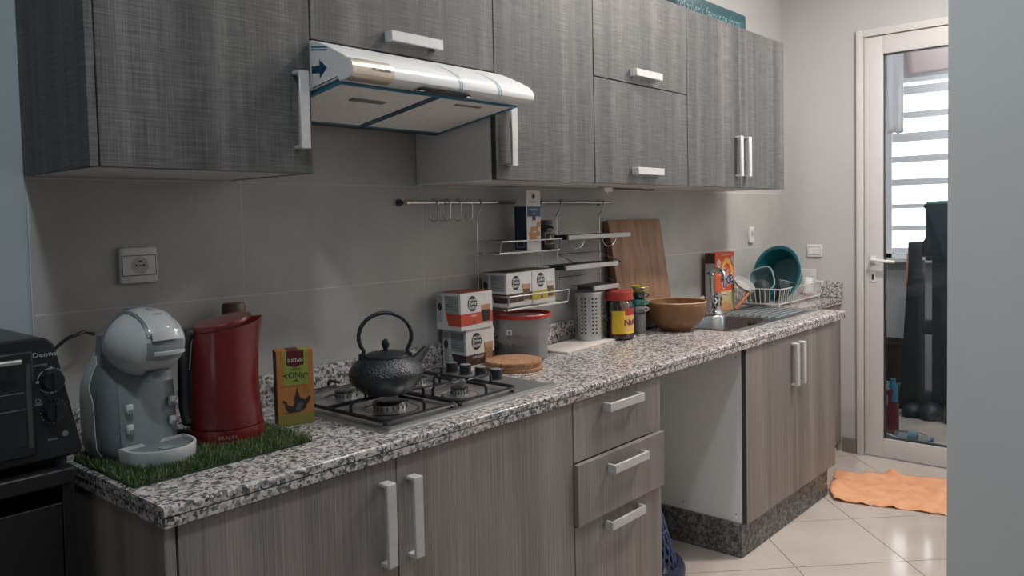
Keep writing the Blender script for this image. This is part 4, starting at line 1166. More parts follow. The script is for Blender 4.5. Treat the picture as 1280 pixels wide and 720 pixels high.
def build_cutlery_holder():
    t = thing('cutlery_holder', 'perforated stainless steel cutlery cylinder standing on the white chopping board', 'holder', (1.838, -0.088, ZC))
    r, h, n = 0.0535, 0.180, 96
    rows = 10; p = 0.0142
    zs = [0]+[z for k in range(rows) for z in (0.026+k*p, 0.026+k*p+0.0068)]+[h]
    b = B(); grid = [[b.v((r*cos(2*pi*i/n), r*sin(2*pi*i/n), z)) for i in range(n)] for z in zs]
    for a in range(len(zs)-1):
        for i in range(n):
            if a % 2 == 1 and i % 4 in (1, 2) and (i//4) % 6 not in (2, 5): continue
            b.face([grid[a][i], grid[a][(i+1) % n], grid[a+1][(i+1) % n], grid[a+1][i]])
    o = b.make('perforated_wall', STEEL, t, ang=60)
    sm = o.modifiers.new('thick', 'SOLIDIFY'); sm.thickness = 0.0012
    B().cyl((0, 0, 0), r-0.0006, 0.0, 0.0025, 40).make('base', STEEL, t)
    B().lathe([(0, 0.003), (r-0.006, 0.003), (r-0.006, h-0.01), (r-0.007, h-0.01), (r-0.007, 0.005), (0, 0.005)], 40).make('shade_liner', BLACKP, t)  # added black liner, stands in for the shade seen through the holes
    pts = [(r*cos(2*pi*k/48), r*sin(2*pi*k/48), h) for k in range(48)]
    B().tube(pts, 0.0015, 8, True).make('rim', STEEL, t)
build_cutlery_holder()

def build_jar():
    t = thing('plastic_jar', 'clear jar of brown nuts with red lid and yellow label', 'jar', (1.950, -0.150, H+0.0005))
    r = 0.0545
    b = B().lathe([(0, 0.002), (r-0.006, 0.0), (r, 0.006), (r, 0.135), (r-0.004, 0.146), (r-0.008, 0.150), (r-0.008, 0.165), (r-0.0095, 0.165), (r-0.0095, 0.150), (r-0.0055, 0.145), (r-0.0015, 0.134), (r-0.0015, 0.007), (r-0.007, 0.003), (0, 0.004)], 48)
    b.make('jar_wall', mat_clear('clear_plastic', (0.9, 0.92, 0.92), 0.9, 0.05), t)
    B().lathe([(0, 0.186), (r-0.005, 0.186), (r-0.0015, 0.183), (r-0.001, 0.153), (r-0.003, 0.151), (r-0.007, 0.151), (r-0.007, 0.178), (0, 0.178)], 48).make('lid', plain('red_lid_plastic', (0.38, 0.04, 0.032), 0.4), t)
    YL = plain('yellow_label', (0.62, 0.42, 0.02), 0.5); RL = plain('red_label', (0.36, 0.03, 0.02), 0.5); YP = plain('pale_orange_label', (0.62, 0.36, 0.13), 0.5)
    va = math.atan2(-(-0.150+1.8884), -(1.950+0.5995))     # towards the camera
    def band(name, a0, a1, z0, z1, mat, g=0.0008):
        b = B(); b.loft([[((r+g)*cos(va+a), (r+g)*sin(va+a), z) for a in [a0+(a1-a0)*k/16 for k in range(17)]] for z in (z0, z1)], closed=False)
        return b.make(name, mat, t)
    band('label_back', -0.53, 0.37, 0.026, 0.113, YL); band('label_front', 0.37, 1.75, 0.030, 0.095, YP); band('label_top', 0.37, 1.75, 0.095, 0.121, RL)
    band('label_edge', 0.35, 0.40, 0.026, 0.113, plain('bright_yellow_print', (0.75, 0.55, 0.03), 0.5), 0.0011); band('label_foot', 0.37, 1.75, 0.026, 0.033, plain('bright_yellow_print', (0.75, 0.55, 0.03), 0.5), 0.0011)
    def wrap(x, y, z):
        a = va+0.93+x/r
        return Vector(((r+0.0012+z)*cos(a), (r+0.0012+z)*sin(a), 0.070+y+x*0.12))
    text('lettering', 'Nuts', 0.034, None, None, None, plain('maroon_letters', (0.17, 0.015, 0.05), 0.5), t, bold=0.012, wrap=wrap)
    rnd = random.Random(5); me = None
    NUT = plain('walnut_brown', (0.30, 0.15, 0.075), 0.6, grain=0.35, gscale=90)
    b = B().lathe([(0, -0.010), (0.007, -0.008), (0.011, 0), (0.007, 0.008), (0, 0.010)], 10)
    me = b.mesh('nut', NUT, 80)
    for k in range(70):
        ring_i = k // 12
        a = rnd.uniform(0, 2*pi); rr = rnd.choice((0.041, 0.041, 0.022)); z = 0.014+ring_i*0.0115
        o = put('nut', me, t, (rr*cos(a), rr*sin(a), z), (rnd.uniform(0, 3), rnd.uniform(0, 3), 0)); o.scale = (1, rnd.uniform(0.7, 1.0), rnd.uniform(0.8, 1.05))
build_jar()

def build_cups():
    t = thing('cup_stand', 'slim chrome wire stand holding the column of espresso cups', 'stand', (2.075, -0.158, H))
    r = 0.033
    for k in range(3):
        a = va = radians(-100)+k*2*pi/3
        B().tube([(r*cos(a), r*sin(a), 0.002), (r*cos(a), r*sin(a), 0.192)], 0.0014, 6).make('upright', WIRE, t)
        B().lathe([(0, 0), (0.005, 0.0), (0.005, 0.004), (0, 0.005)], 10, (r*cos(a), r*sin(a), 0)).make('foot', CHROME, t)
    for z in (0.006, 0.19):
        B().tube([(r*cos(2*pi*k/32), r*sin(2*pi*k/32), z) for k in range(32)], 0.0014, 6, True).make('hoop', WIRE, t)
    # tall grey tumbler at the bottom, four small cups on top of it
    o = thing('tumbler', 'tapered grey tumbler at the foot of the column of cups', 'tumbler', (2.075, -0.158, H+0.0075))
    B().lathe([(0, 0), (0.0205, 0), (0.0215, 0.002), (0.0265, 0.075), (0.0285, 0.077), (0.0285, 0.079), (0.0245, 0.079), (0.020, 0.004), (0, 0.004)], 32).make('tumbler_wall', plain('grey_glazed', (0.16, 0.17, 0.165), 0.25), o)
    cups = [('white glazed espresso cup lowest in the column of cups', (0.36, 0.36, 0.35)), ('turquoise espresso cup third from the top of the column', (0.05, 0.30, 0.25)), ('dark green espresso cup second from the top of the column', (0.014, 0.035, 0.04)), ('yellow espresso cup on top of the column', (0.48, 0.40, 0.06))]
    for k, (lab, col) in enumerate(cups):
        z = H+0.0875+k*0.0275
        m = plain('glaze_%s' % lab.split()[0], col, 0.18, coat=0.4)
        c = thing('espresso_cup', lab, 'cup', (2.075, -0.158, z))
        B().lathe([(0, 0), (0.0165, 0.0), (0.019, 0.003), (0.0265, 0.019), (0.0285, 0.0262), (0.0275, 0.0266), (0.025, 0.019), (0.017, 0.004), (0, 0.0035)], 32).make('cup_bowl', m, c)
        a = radians(-38)
        pts = [(cos(a)*(0.0255+0.0165*sin(pi*q/10)), sin(a)*(0.0255+0.0165*sin(pi*q/10)), 0.0225-0.017*q/10) for q in range(11)]
        B().tube(pts, 0.003, 8).make('cup_handle', m, c)
        fr = frame((cos(radians(-125))*0.0252, sin(radians(-125))*0.0252, 0.0135), (0.82, -0.57, 0), (0.2, 0.3, 0.93))
        flat('dark_motif', ell(0.0, 0, 0.011, 0.0058), fr, plain('motif_dark', (0.02, 0.024, 0.026), 0.3), c, d=0.0022, t=0.0018)
build_cups()

def build_bowl():
    t = thing('salad_bowl', 'large round brown wooden bowl on the worktop beside the sink', 'bowl', (2.273, -0.213, H))
    W = mat_wood('olive_brown_wood', (0.135, 0.062, 0.028), (0.25, 0.125, 0.06), (25, 25, 5), 0.38)
    b = B().lathe([(0, 0.0), (0.062, 0.0), (0.066, 0.004), (0.068, 0.010), (0.092, 0.028), (0.112, 0.060), (0.1215, 0.100), (0.1225, 0.118), (0.1205, 0.1215), (0.1175, 0.119), (0.1155, 0.100), (0.106, 0.060), (0.085, 0.030), (0.05, 0.014), (0, 0.012)], 60)
    b.make('bowl_wall', W, t)
    B().lathe([(0.1226, 0.1165), (0.1235, 0.1185), (0.121, 0.1225), (0.1175, 0.1205), (0.1172, 0.1185)], 60).make('rim', mat_wood('pale_rim_wood', (0.34, 0.17, 0.085), (0.44, 0.24, 0.13), (25, 25, 5), 0.35), t)
build_bowl()

def build_cutting_board():
    t = thing('cutting_board', 'large brown wooden cutting board leaning on the tiles behind the bowl', 'cutting board', (2.252, -0.102, H))
    hgt = 0.462; lean = math.atan(0.155); w = 0.395; th = 0.029
    m = mat_wood('oiled_board_wood', (0.15, 0.075, 0.038), (0.31, 0.17, 0.092), (38, 38, 1.6), 0.5)
    B().box(-w/2, w/2, 0, th, 0.0046, hgt).bevel(0.004, 2).xform(Matrix.Rotation(-lean, 4, 'X')).make('board', m, t)
build_cutting_board()

# ------------------------------------------------------------------ rail, hooks, wire shelves
ZR = 1.377; YR = -0.045
def build_rail():
    t = thing('utensil_rail', 'chrome rail fixed along the tiles under the wall cabinets', 'rail', (1.52, YR, ZR))
    B().tube([(-0.525, 0, 0), (0.528, 0, 0)], 0.0065, 14).make('rod', CHROME, t)
    for x in (-0.525, 0.51):
        B().tube([(x, 0, 0), (x, 0.044, 0)], 0.005, 10).make('bracket', DARKP, t)
        B().tube([(x, 0.038, 0), (x, 0.0445, 0)], 0.011, 16).make('bracket_rose', DARKP, t)
    B().lathe([(0, -0.006), (0.0085, -0.006), (0.0095, 0), (0.0085, 0.006), (0, 0.006)], 16).xform(Matrix.Translation((-0.53, 0, 0)) @ Matrix.Rotation(pi/2, 4, 'Y')).make('end_cap', CHROME, t)
    # S hooks
    def hook():
        pts = []
        for k in range(9):
            a = pi*1.05-pi*1.05*k/8; pts.append((0, 0.0105*cos(a)*-1 if False else -0.0105*cos(a)*-1, 0.0105*sin(a)))
        pts = [(0, 0.0105*cos(pi*0.0+pi*k/8), 0.0105*sin(pi*k/8)) for k in range(9)]       # over the rod, rear to front
        low = [(0, 0.002+0.0125*cos(pi+pi*k/8), -0.046+0.0125*sin(pi+pi*k/8)) for k in range(9)]
        pts = pts+[(0, -0.0105, -0.012)]+low+[(0, 0.0155, -0.036)]
        return B().tube(pts, 0.0017, 7).mesh('s_hook', WIRE)
    me = hook()
    xs = [1.100, 1.134, 1.156, 1.203, 1.253]; rz = [34, 48, 22, 28, 66]
    labs = ['empty chrome hook nearest the rail end beside the hood cabinet', 'second empty chrome hook counted from the rail end near the hob', 'third empty chrome hook from the rail end, close behind the second', 'empty chrome hook hanging alone in fourth place on the rail', 'empty chrome hook turned broadside next to the wire baskets']
    for x, r_, l in zip(xs, rz, labs):
        o = put('s_hook', me, None, (x, YR, ZR), (0, 0, radians(r_))); tag(o, l, 'hook', 'hooks on the rail')
build_rail()

def hanger(t, x, zlow, name='upright', y=-0.028):
    """vertical wire with its own hook over the rail; local to t at (0,0,0)"""
    pts = [(x, YR+0.0095*cos(pi*k/8-0.3), ZR+0.0098*sin(pi*k/8-0.3)) for k in range(10)]
    pts = pts+[(x, YR-0.008, ZR-0.014), (x, y+0.004, ZR-0.05), (x, y, ZR-0.062), (x, y, zlow)]
    return B().tube(pts, 0.0021, 7).make(name, WIRE, t)
def build_wire_shelf():
    t = thing('wire_shelf', 'two-tier chrome wire shelf hanging from the rail by its hooks', 'shelf', (0, 0, 0))
    x0, x1 = 1.304, 1.612
    hanger(t, x0, 1.02); hanger(t, x1, 1.02)
    def basket(zb, ztop, yf, xa, xb):
        bk = B().tube([(xa, -0.026, zb), (xa, yf, zb), (xb, yf, zb), (xb, -0.026, zb)], 0.0022, 7, True).make('basket_base', WIRE, t)
        B().tube([(xa, -0.026, ztop), (xa, yf-0.008, ztop), (xb, yf-0.008, ztop), (xb, -0.026, ztop)], 0.0025, 7, True).make('basket_rim', WIRE, t)
        for x in (xa, xb): B().tube([(x, yf, zb), (x, yf-0.008, ztop)], 0.0025, 7).make('corner_post', WIRE, t)
        n = 9
        for k in range(n):
            y = -0.034+(yf+0.034)*k/(n-1)
            B().tube([(xa, y, zb-0.003), (xb, y, zb-0.003)], 0.0011, 6).make('floor_wire', WIRE, bk)
    basket(1.209, 1.247, -0.128, x0, 1.616); basket(1.0265, 1.069, -0.158, x0, 1.618)
build_wire_shelf()

def build_roll_rack():
    t = thing('roll_rack', 'chrome wire rack with three pale tear-off bars hanging beside the wire baskets', 'rack', (0, 0, 0))
    x0, x1 = 1.727, 1.998
    hanger(t, x0, 1.04); hanger(t, x1, 0.98)
    for z, xa, xb in ((1.25, 1.655, 2.052), (1.1415, 1.64, 1.963), (1.055, 1.806, 1.966)):
        yb = -0.135
        B().box(xa, xb, yb-0.006, yb+0.004, z-0.0085, z+0.0085).bevel(0.0012, 1).make('tear_bar', plain('pale_bar', (0.46, 0.46, 0.45), 0.35, metal=0.3), t)
        B().box(xa, xb, yb+0.004, -0.032, z+0.006, z+0.0075).make('top_plate', DARKP, t)
        B().box(xa, xa+0.002, yb+0.004, -0.06, z-0.0085, z+0.0075).make('end_plate', DARKP, t)
        for x in (x0+0.004, x1-0.004):
            if xa < x < xb+0.04 and z < 1.2: B().tube([(x, -0.028, z+0.043), (x, yb+0.004, z+0.003)], 0.0016, 6).make('arm', WIRE, t)
        if z < 1.2: B().tube([(x0, -0.028, z+0.043), (x1, -0.028, z+0.043)], 0.0017, 6).make('cross_wire', WIRE, t)
    for xc in (1.735, 1.94):
        pts = [(xc+0.045*cos(pi+pi*k/12), -0.115, 1.243+0.036*sin(pi+pi*k/12)) for k in range(13)]
        B().tube(pts, 0.0019, 6).make('roll_loop', WIRE, t)
build_roll_rack()

def build_shelf_goods():
    z = 1.2115
    t = thing('biscuit_box', 'tall white and navy biscuit box standing in the upper wire basket', 'box', (1.456, -0.116, z))
    w, d, h = 0.073, 0.058, 0.205; hs = 0.152
    prof = [(0, 0), (0, h), (d*0.25, h), (d, hs), (d, 0)]
    B().prism(prof, lambda u, v, w_: (w_, u, v), w).bevel(0.0008, 1).make('carton', WCARD, t)
    B().box(0.0, w, d-0.002, d+0.002, hs-0.018, hs+0.002).make('back_flap', WCARD, t)
    fr = frame((0, 0, 0), X, Z); fl = frame((0, d, 0), (0, -1, 0), Z)
    NV = plain('navy_print', (0.015, 0.03, 0.065), 0.5); BL = plain('blue_print', (0.02, 0.075, 0.16), 0.5)
    flat('side_print', rect(0.003, d-0.001, 0.002, hs-0.002), fl, NV, t)
    flat('side_label', rect(0.010, d-0.010, 0.010, 0.032), fl, plain('pale_grey_print', (0.27, 0.29, 0.29), 0.6), t, d=0.0009)
    flat('side_label_text', rect(0.014, d-0.016, 0.014, 0.028), fl, NV, t, d=0.0012)
    flat('blue_band', rect(0.004, w-0.002, 0.116, 0.150), fr, BL, t)
    flat('band_tab', rect(0.028, 0.046, 0.103, 0.117), fr, NV, t, d=0.0009)
    text('lettering', 'PALMIERS', 0.009, (w/2, 0, 0.139), X, Z, PRINTW, t, d=0.001, sx=1.0)
    text('lettering', 'sucre', 0.008, (w/2, 0, 0.126), X, Z, PRINTW, t, d=0.001)
    flat('emblem', ell(w/2, 0.184, 0.0065, 0.008), fr, NV, t); ring('emblem_ring', w/2, 0.184, 0.008, 0.009, fr, NV, t, n=18, sv=1.2)
    text('lettering', 'METRO', 0.009, (w/2, 0, 0.165), X, Z, plain('grey_print_dark', (0.11, 0.12, 0.12), 0.6), t, sx=1.1)
    BI = plain('biscuit_print', (0.48, 0.23, 0.08), 0.5); BD = plain('biscuit_edge_print', (0.30, 0.12, 0.04), 0.5)
    for k, (u, v) in enumerate(((0.020, 0.055), (0.040, 0.052), (0.058, 0.056), (0.028, 0.072), (0.048, 0.074), (0.062, 0.088), (0.022, 0.040), (0.044, 0.038))):
        flat('biscuit_print', ell(u, v, 0.0115, 0.0095, n=16), fr, BI, t, d=0.0007+k*0.00008)
        ring('biscuit_rim_print', u, v, 0.0055, 0.0068, fr, BD, t, d=0.0008+k*0.00008, n=14)
    t = thing('glass_jar', 'small black jar with gold label in the upper wire basket', 'jar', (1.578, -0.092, z))
    B().lathe([(0, 0), (0.033, 0.0), (0.0355, 0.004), (0.0355, 0.068), (0.031, 0.080), (0.026, 0.084), (0.026, 0.088), (0, 0.088)], 32).make('jar_body', plain('black_glass', (0.012, 0.013, 0.014), 0.12), t)
    B().lathe([(0, 0.0885), (0.0275, 0.0885), (0.028, 0.090), (0.028, 0.1), (0.0265, 0.102), (0, 0.102)], 32).make('lid', BLACKP, t)
    def band(a0, a1, z0, z1, g, nm, m):
        b = B(); b.loft([[((0.0355+g)*cos(a), (0.0355+g)*sin(a), zz) for a in [a0+(a1-a0)*k/10 for k in range(11)]] for zz in (z0, z1)], closed=False); b.make(nm, m, t)
    band(radians(-140), radians(-72), 0.018, 0.060, 0.0006, 'label', plain('gold_label', (0.22, 0.17, 0.09), 0.5)); band(radians(-132), radians(-80), 0.022, 0.056, 0.0010, 'label_field', PRINTK)
    fr = frame((0.0355*cos(radians(-106))*1.03, 0.0355*sin(radians(-106))*1.03, 0.042), (cos(radians(-16)), sin(radians(-16)), 0), Z)
    flat('label_figure', [(-0.007, -0.006), (0.0, -0.009), (0.006, -0.002), (0.003, 0.008), (-0.002, 0.004)], fr, plain('gold_print', (0.45, 0.30, 0.10), 0.5), t, d=0.0012)
build_shelf_goods()

# ------------------------------------------------------------------ sink, tap, washing powder
def build_sink():
    t = thing('sink', 'stainless steel inset sink with one bowl and a ridged drainboard', 'sink', (0, 0, H))
    x0, x1, y0, y1 = 2.343, 3.215, -0.443, -0.085
    def rrect(xa, xb, ya, yb, r, z, n=6):
        p = []
        for cx, cy, a0 in ((xb-r, yb-r, 0), (xa+r, yb-r, pi/2), (xa+r, ya+r, pi), (xb-r, ya+r, 1.5*pi)):
            for k in range(n+1):
                a = a0+pi/2*k/n; p.append((cx+r*cos(a), cy+r*sin(a), z))
        return p
    bx = (SINKX0+0.006, SINKX1-0.006, SINKY0+0.006, SINKY1-0.006)
    # plate: flat rim with the bowl opening
    b = B(); bm = b.bm
    outer = rrect(x0, x1, y0, y1, 0.03, 0.003); inner = rrect(*bx, 0.06, 0.003)
    # rim faces: quads from the bowl edge to a rectangle round it, then the rest of the plate
    midr = rrect(x0, SINKX1+0.03, y0, y1, 0.03, 0.003)
    b.loft([inner, midr], cap0=False, cap1=False)
    b.loft([[(x, y, 0.0) for x, y, z in rrect(x0-0.001, SINKX1+0.03, y0-0.001, y1+0.001, 0.03, 0)], midr], cap0=False, cap1=False)
    b.box(SINKX1+0.002, x1, y0, y1, 0.0005, 0.0028)
    SS = mat_steel('sink_steel', (0.36, 0.37, 0.37), 0.3)
    b.make('sink_plate', SS, t)
    b = B(); b.loft([rrect(*bx, 0.06, 0.003), rrect(bx[0]+0.004, bx[1]-0.004, bx[2]+0.004, bx[3]-0.004, 0.058, -0.004), rrect(bx[0]+0.012, bx[1]-0.012, bx[2]+0.012, bx[3]-0.012, 0.055, -0.13), rrect(bx[0]+0.035, bx[1]-0.035, bx[2]+0.035, bx[3]-0.035, 0.05, -0.15)], cap0=False)
    o = b.make('basin', SS, t); sm = o.modifiers.new('thick', 'SOLIDIFY'); sm.thickness = 0.001; sm.offset = 1
    for k in range(4): B().box(SINKX1-0.0135, SINKX1-0.0115, -0.30-k*0.011, -0.294-k*0.011, -0.034, -0.020).make('overflow_slot', BLACKP, t)
    # drainboard ridges, running along the board
    b0 = SINKX1+0.035
    for k in range(9):
        y = y0+0.045+k*(y1-y0-0.085)/8
        B().tube([(b0, y, 0.0015), (b0+0.02, y, 0.0045), (x1-0.06, y, 0.0045), (x1-0.04, y, 0.0015)], 0.0055, 8).make('drain_ridge', SS, t)
    t = thing('tap', 'tall chrome mixer tap with arched spout between the bowl and washing powder', 'tap', (2.797, -0.118, H+0.003))
    B().lathe([(0, 0), (0.036, 0), (0.036, 0.004), (0.032, 0.010), (0.027, 0.03), (0.025, 0.062), (0.029, 0.068), (0.029, 0.092), (0.018, 0.104), (0, 0.106)], 28).make('tap_body', CHROME, t)
    B().tube([(0.0, 0, 0.085), (0.028, -0.018, 0.096), (0.05, -0.03, 0.092)], [0.007, 0.006, 0.007], 10).make('lever', CHROME, t)
    pts = [(-0.012, 0.004, 0.01), (-0.022, 0.008, 0.06), (-0.026, 0.01, 0.14), (-0.026, 0.008, 0.185)]
    pts += [(-0.026-0.012*k/6, 0.008-0.034*(1-cos(pi*k/6))/2*2, 0.185+0.026*sin(pi*k/6)) for k in range(1, 7)]
    pts += [(-0.039, -0.060, 0.172)]
    B().tube(pts, 0.0115, 16).make('spout', CHROME, t)
    B().tube([(-0.039, -0.060, 0.174), (-0.039, -0.060, 0.156)], 0.0135, 16).make('aerator', CHROME, t)
build_sink()

def build_powder():
    t = thing('washing_powder_box', 'orange-red washing powder carton standing behind the sink tap', 'box', (2.868, -0.080, H))
    OR = plain('orange_red_card', (0.56, 0.085, 0.028), 0.5)
    w, d, h = 0.196, 0.056, 0.285
    B().box(0, w, 0, d, 0, h).bevel(0.001, 1).make('carton', OR, t)
    fr = frame((0, 0, 0), X, Z); fl = frame((0, d, 0), (0, -1, 0), Z)
    flat('side_print', rect(0.002, d-0.002, 0.002, h-0.05), fl, plain('pale_grey_card', (0.40, 0.40, 0.41), 0.6), t)
    flat('side_print', rect(0.002, d-0.002, h-0.05, h-0.002), fl, plain('dark_brown_card', (0.05, 0.022, 0.014), 0.6), t)
    flat('side_emblem', [(0.012, 0.19), (0.03, 0.2), (0.046, 0.192), (0.036, 0.18), (0.016, 0.18)], fl, plain('tide_blue_print', (0.015, 0.06, 0.17), 0.5), t, d=0.001)
    flat('lower_picture', rect(0.045, w-0.001, 0.001, 0.098), fr, plain('pale_yellow_print', (0.52, 0.42, 0.20), 0.5), t)
    flat('lower_picture_cloth', [(0.05, 0.002), (0.16, 0.002), (0.15, 0.03), (0.09, 0.05), (0.06, 0.03)], fr, plain('peach_print', (0.50, 0.25, 0.12), 0.5), t, d=0.0009)
    flat('lower_picture_leaf', [(0.12, 0.05), (0.17, 0.06), (0.185, 0.09), (0.14, 0.085)], fr, plain('pale_green_print', (0.38, 0.40, 0.22), 0.5), t, d=0.0009)
    cu, cv = 0.118, 0.172
    YE = plain('orange_yellow_print', (0.72, 0.42, 0.09), 0.5)
    ring('ring_print', cu, cv, 0.046, 0.062, fr, YE, t, sv=1.32, a0=-0.55, a1=pi+0.5)
    ring('ring_print', cu, cv, 0.062, 0.069, fr, plain('light_orange_print', (0.66, 0.19, 0.05), 0.5), t, sv=1.32, a0=-0.55, a1=pi+0.5)
    flat('glow_print', ell(cu, cv-0.01, 0.03, 0.045), fr, plain('soft_orange_print', (0.66, 0.18, 0.06), 0.5), t)
    flat('burst', [(0.022+0.02*(1 if k % 2 else 0.72)*1.1*cos(2*pi*k/16)+0.012, 0.232+0.02*(1 if k % 2 else 0.72)*sin(2*pi*k/16)*1.2) for k in range(16)], fr, plain('pale_burst_print', (0.66, 0.56, 0.52), 0.5), t)
    text('lettering', 'XL', 0.022, (0.034, 0, 0.232), X, Z, plain('grey_violet_print', (0.2, 0.18, 0.25), 0.5), t, bold=0.008, d=0.0012)
    BLU = plain('tide_blue_print', (0.012, 0.075, 0.19), 0.5)
    u_ = (0.985, 0, 0.17); v_ = (-0.17, 0, 0.985)
    for (s, xx, zz) in (('T', 0.075, 0.152), ('i', 0.103, 0.149), ('d', 0.127, 0.156), ('e', 0.159, 0.160)):
        sz = 0.125 if s == 'T' else 0.092
        text('lettering', s, sz, (xx, 0, zz), u_, v_, PRINTW, t, bold=0.05, d=0.0012, sx=0.85)
        text('lettering', s, sz, (xx, 0, zz), u_, v_, BLU, t, bold=0.022, d=0.0018, sx=0.85)
    flat('corner_badge', rect(0.162, 0.190, 0.222, 0.262), fr, plain('pale_violet_print', (0.42, 0.32, 0.36), 0.5), t)
    text('lettering', 'CONCENTRATED', 0.012, (0.11, 0, 0.273), X, Z, plain('pale_burst_print', (0.66, 0.56, 0.52), 0.5), t)
build_powder()

# ------------------------------------------------------------------ dish rack and the dishes in it
RX0, RX1, RY0, RY1 = 3.21, 3.758, -0.245, -0.03
def build_rack():
    t = thing('dish_rack', 'white wire dish rack standing on the granite ledge in the corner', 'dish rack', (0, 0, H+0.0032))
    WW = plain('white_coated_wire', (0.62, 0.62, 0.60), 0.35)
    zb, zt = 0.012, 0.088; g = 0.014
    base = [(RX0, RY0, zb), (RX1, RY0, zb), (RX1, RY1, zb), (RX0, RY1, zb)]
    top = [(RX0-g, RY0-g, zt), (RX1+g, RY0-g, zt), (RX1+g, RY1+g, zt), (RX0-g, RY1+g, zt)]
    B().tube(base, 0.0026, 8, True).make('base_rim', WW, t); B().tube(top, 0.003, 8, True).make('top_rim', WW, t)
    def rib(p, q): B().tube([p, q], 0.0019, 6).make('wire', WW, t)
    n = 22
    for k in range(n+1):
        f = k/n
        x = RX0+(RX1-RX0)*f; xt = RX0-g+(RX1-RX0+2*g)*f
        rib((x, RY0, zb), (xt, RY0-g, zt)); rib((x, RY1, zb), (xt, RY1+g, zt))
        if k % 2 == 0: rib((x, RY0, zb), (x, RY1, zb))
    n = 9
    for k in range(1, n):
        f = k/n
        y = RY0+(RY1-RY0)*f; yt = RY0-g+(RY1-RY0+2*g)*f
        rib((RX0, y, zb), (RX0-g, yt, zt)); rib((RX1, y, zb), (RX1+g, yt, zt))
    for x in (RX0+0.01, RX1-0.01):
        for y in (RY0+0.004, RY1-0.004): B().cyl((x, y, 0), 0.006, 0, 0.012, 10).make('foot', WW, t)
build_rack()
def orient(n):
    q = Vector(n).to_track_quat('Z', 'Y'); return q.to_matrix().to_4x4()
def build_dishes():
    zb = H+0.0192
    TEAL = plain('teal_plastic', (0.003, 0.085, 0.105), 0.3)
    R = 0.144
    t = thing('washing_up_basin', 'big round teal plastic basin propped on edge in the dish rack', 'basin', (3.375, -0.165, zb+R*0.97))
    nrm = Vector((-0.93, 0.20, 0.24)).normalized()
    M = orient(nrm)
    b = B().lathe([(0, -0.088), (0.085, -0.088), (0.097, -0.082), (0.122, -0.012), (0.131, -0.002), (0.137, 0), (R, 0.003), (R-0.003, 0.006), (0.128, 0.004), (0.118, -0.010), (0.094, -0.078), (0.083, -0.084), (0, -0.084)], 56).xform(M)
    b.make('basin_wall', TEAL, t)
    B().tube([tuple(M @ Vector(((R+0.0005)*cos(2*pi*k/56), (R+0.0005)*sin(2*pi*k/56), 0.003))) for k in range(56)], 0.0035, 8, True).make('rim', plain('pale_teal_plastic', (0.10, 0.26, 0.29), 0.3), t)
    # squarish grey-blue tub in front
    def sq(s, z, e=3.5, n=32):
        p = []
        for k in range(n):
            a = 2*pi*k/n; c, s_ = cos(a), sin(a)
            p.append((s*math.copysign(abs(c)**(2/e), c), s*math.copysign(abs(s_)**(2/e), s_), z))
        return p
    t = thing('food_tub', 'squarish pale blue-grey plastic tub leaning inside the dish rack', 'tub', (3.318, -0.108, zb+0.108))
    M = orient((-0.85, -0.05, 0.30)) @ Matrix.Rotation(radians(20), 4, 'Z')
    b = B(); b.loft([sq(0.040, -0.05), sq(0.046, -0.046), sq(0.060, -0.004), sq(0.066, 0.0), sq(0.066, 0.003), sq(0.058, 0.002), sq(0.044, -0.044)]); b.xform(M)
    b.make('tub_wall', mat_clear('pale_blue_plastic', (0.75, 0.85, 0.87), 0.8, 0.1, (0.20, 0.30, 0.32), 0.75), t)
    b = B().tube([tuple(M @ Vector(p)) for p in sq(0.064, 0.002)], 0.0035, 8, True); b.make('rim', plain('pale_grey_blue_plastic', (0.30, 0.41, 0.43), 0.35), t)
    GLASS = mat_clear('drinking_glass', (0.86, 0.9, 0.9), 1.0, 0.03, (0.25, 0.28, 0.28), 0.18)
    t = thing('glass_jar', 'upturned grey glass jar standing in the near corner of the dish rack', 'jar', (3.258, -0.135, zb))
    B().lathe([(0.040, 0.0), (0.042, 0.004), (0.042, 0.075), (0.034, 0.1), (0.02, 0.112), (0, 0.114), (0, 0.112), (0.019, 0.11), (0.032, 0.098), (0.040, 0.075), (0.038, 0.004), (0.040, 0.0)], 32).make('jar_wall', mat_clear('smoky_glass', (0.66, 0.72, 0.70), 1.0, 0.03, (0.16, 0.18, 0.17), 0.4), t)
    t = thing('drinking_glass', 'clear drinking glass lying tilted in the dish rack against the teal basin', 'glass', (3.338, -0.214, zb+0.052))
    M = orient((0.25, -0.12, 0.8))
    B().lathe([(0, -0.05), (0.028, -0.05), (0.030, -0.046), (0.036, 0.05), (0.0345, 0.05), (0.0285, -0.042), (0, -0.043)], 32).xform(M).make('glass_wall', GLASS, t)
    B().tube([tuple(M @ Vector((0.0353*cos(2*pi*k/32), 0.0353*sin(2*pi*k/32), 0.05))) for k in range(32)], 0.0013, 6, True).make('rim', plain('glass_rim', (0.5, 0.54, 0.54), 0.1), t)
    # little pan with an orange handle
    t = thing('milk_pan', 'small white-lined pan with an orange handle propped against the dish rack', 'pan', (3.078, -0.128, H+0.126))
    o = Vector((3.078, -0.128, H+0.126))
    M = orient((-0.10, -0.50, 0.62))
    B().lathe([(0, -0.018), (0.040, -0.018), (0.048, -0.012), (0.054, 0.0), (0.056, 0.002), (0.052, 0.002), (0.045, -0.010), (0.040, -0.014), (0, -0.014)], 40).xform(M).make('pan_bowl', plain('off_white_enamel', (0.40, 0.39, 0.37), 0.35), t)
    a_, b_ = Vector((3.032, -0.172, H+0.084)), Vector((2.962, -0.135, H+0.014))
    p0 = Vector((0.012, -0.038, -0.034))
    B().tube([tuple(p0), tuple(a_-o)], [0.009, 0.008], 8).make('neck', plain('dull_grey_metal', (0.25, 0.25, 0.25), 0.4, metal=0.6), t)
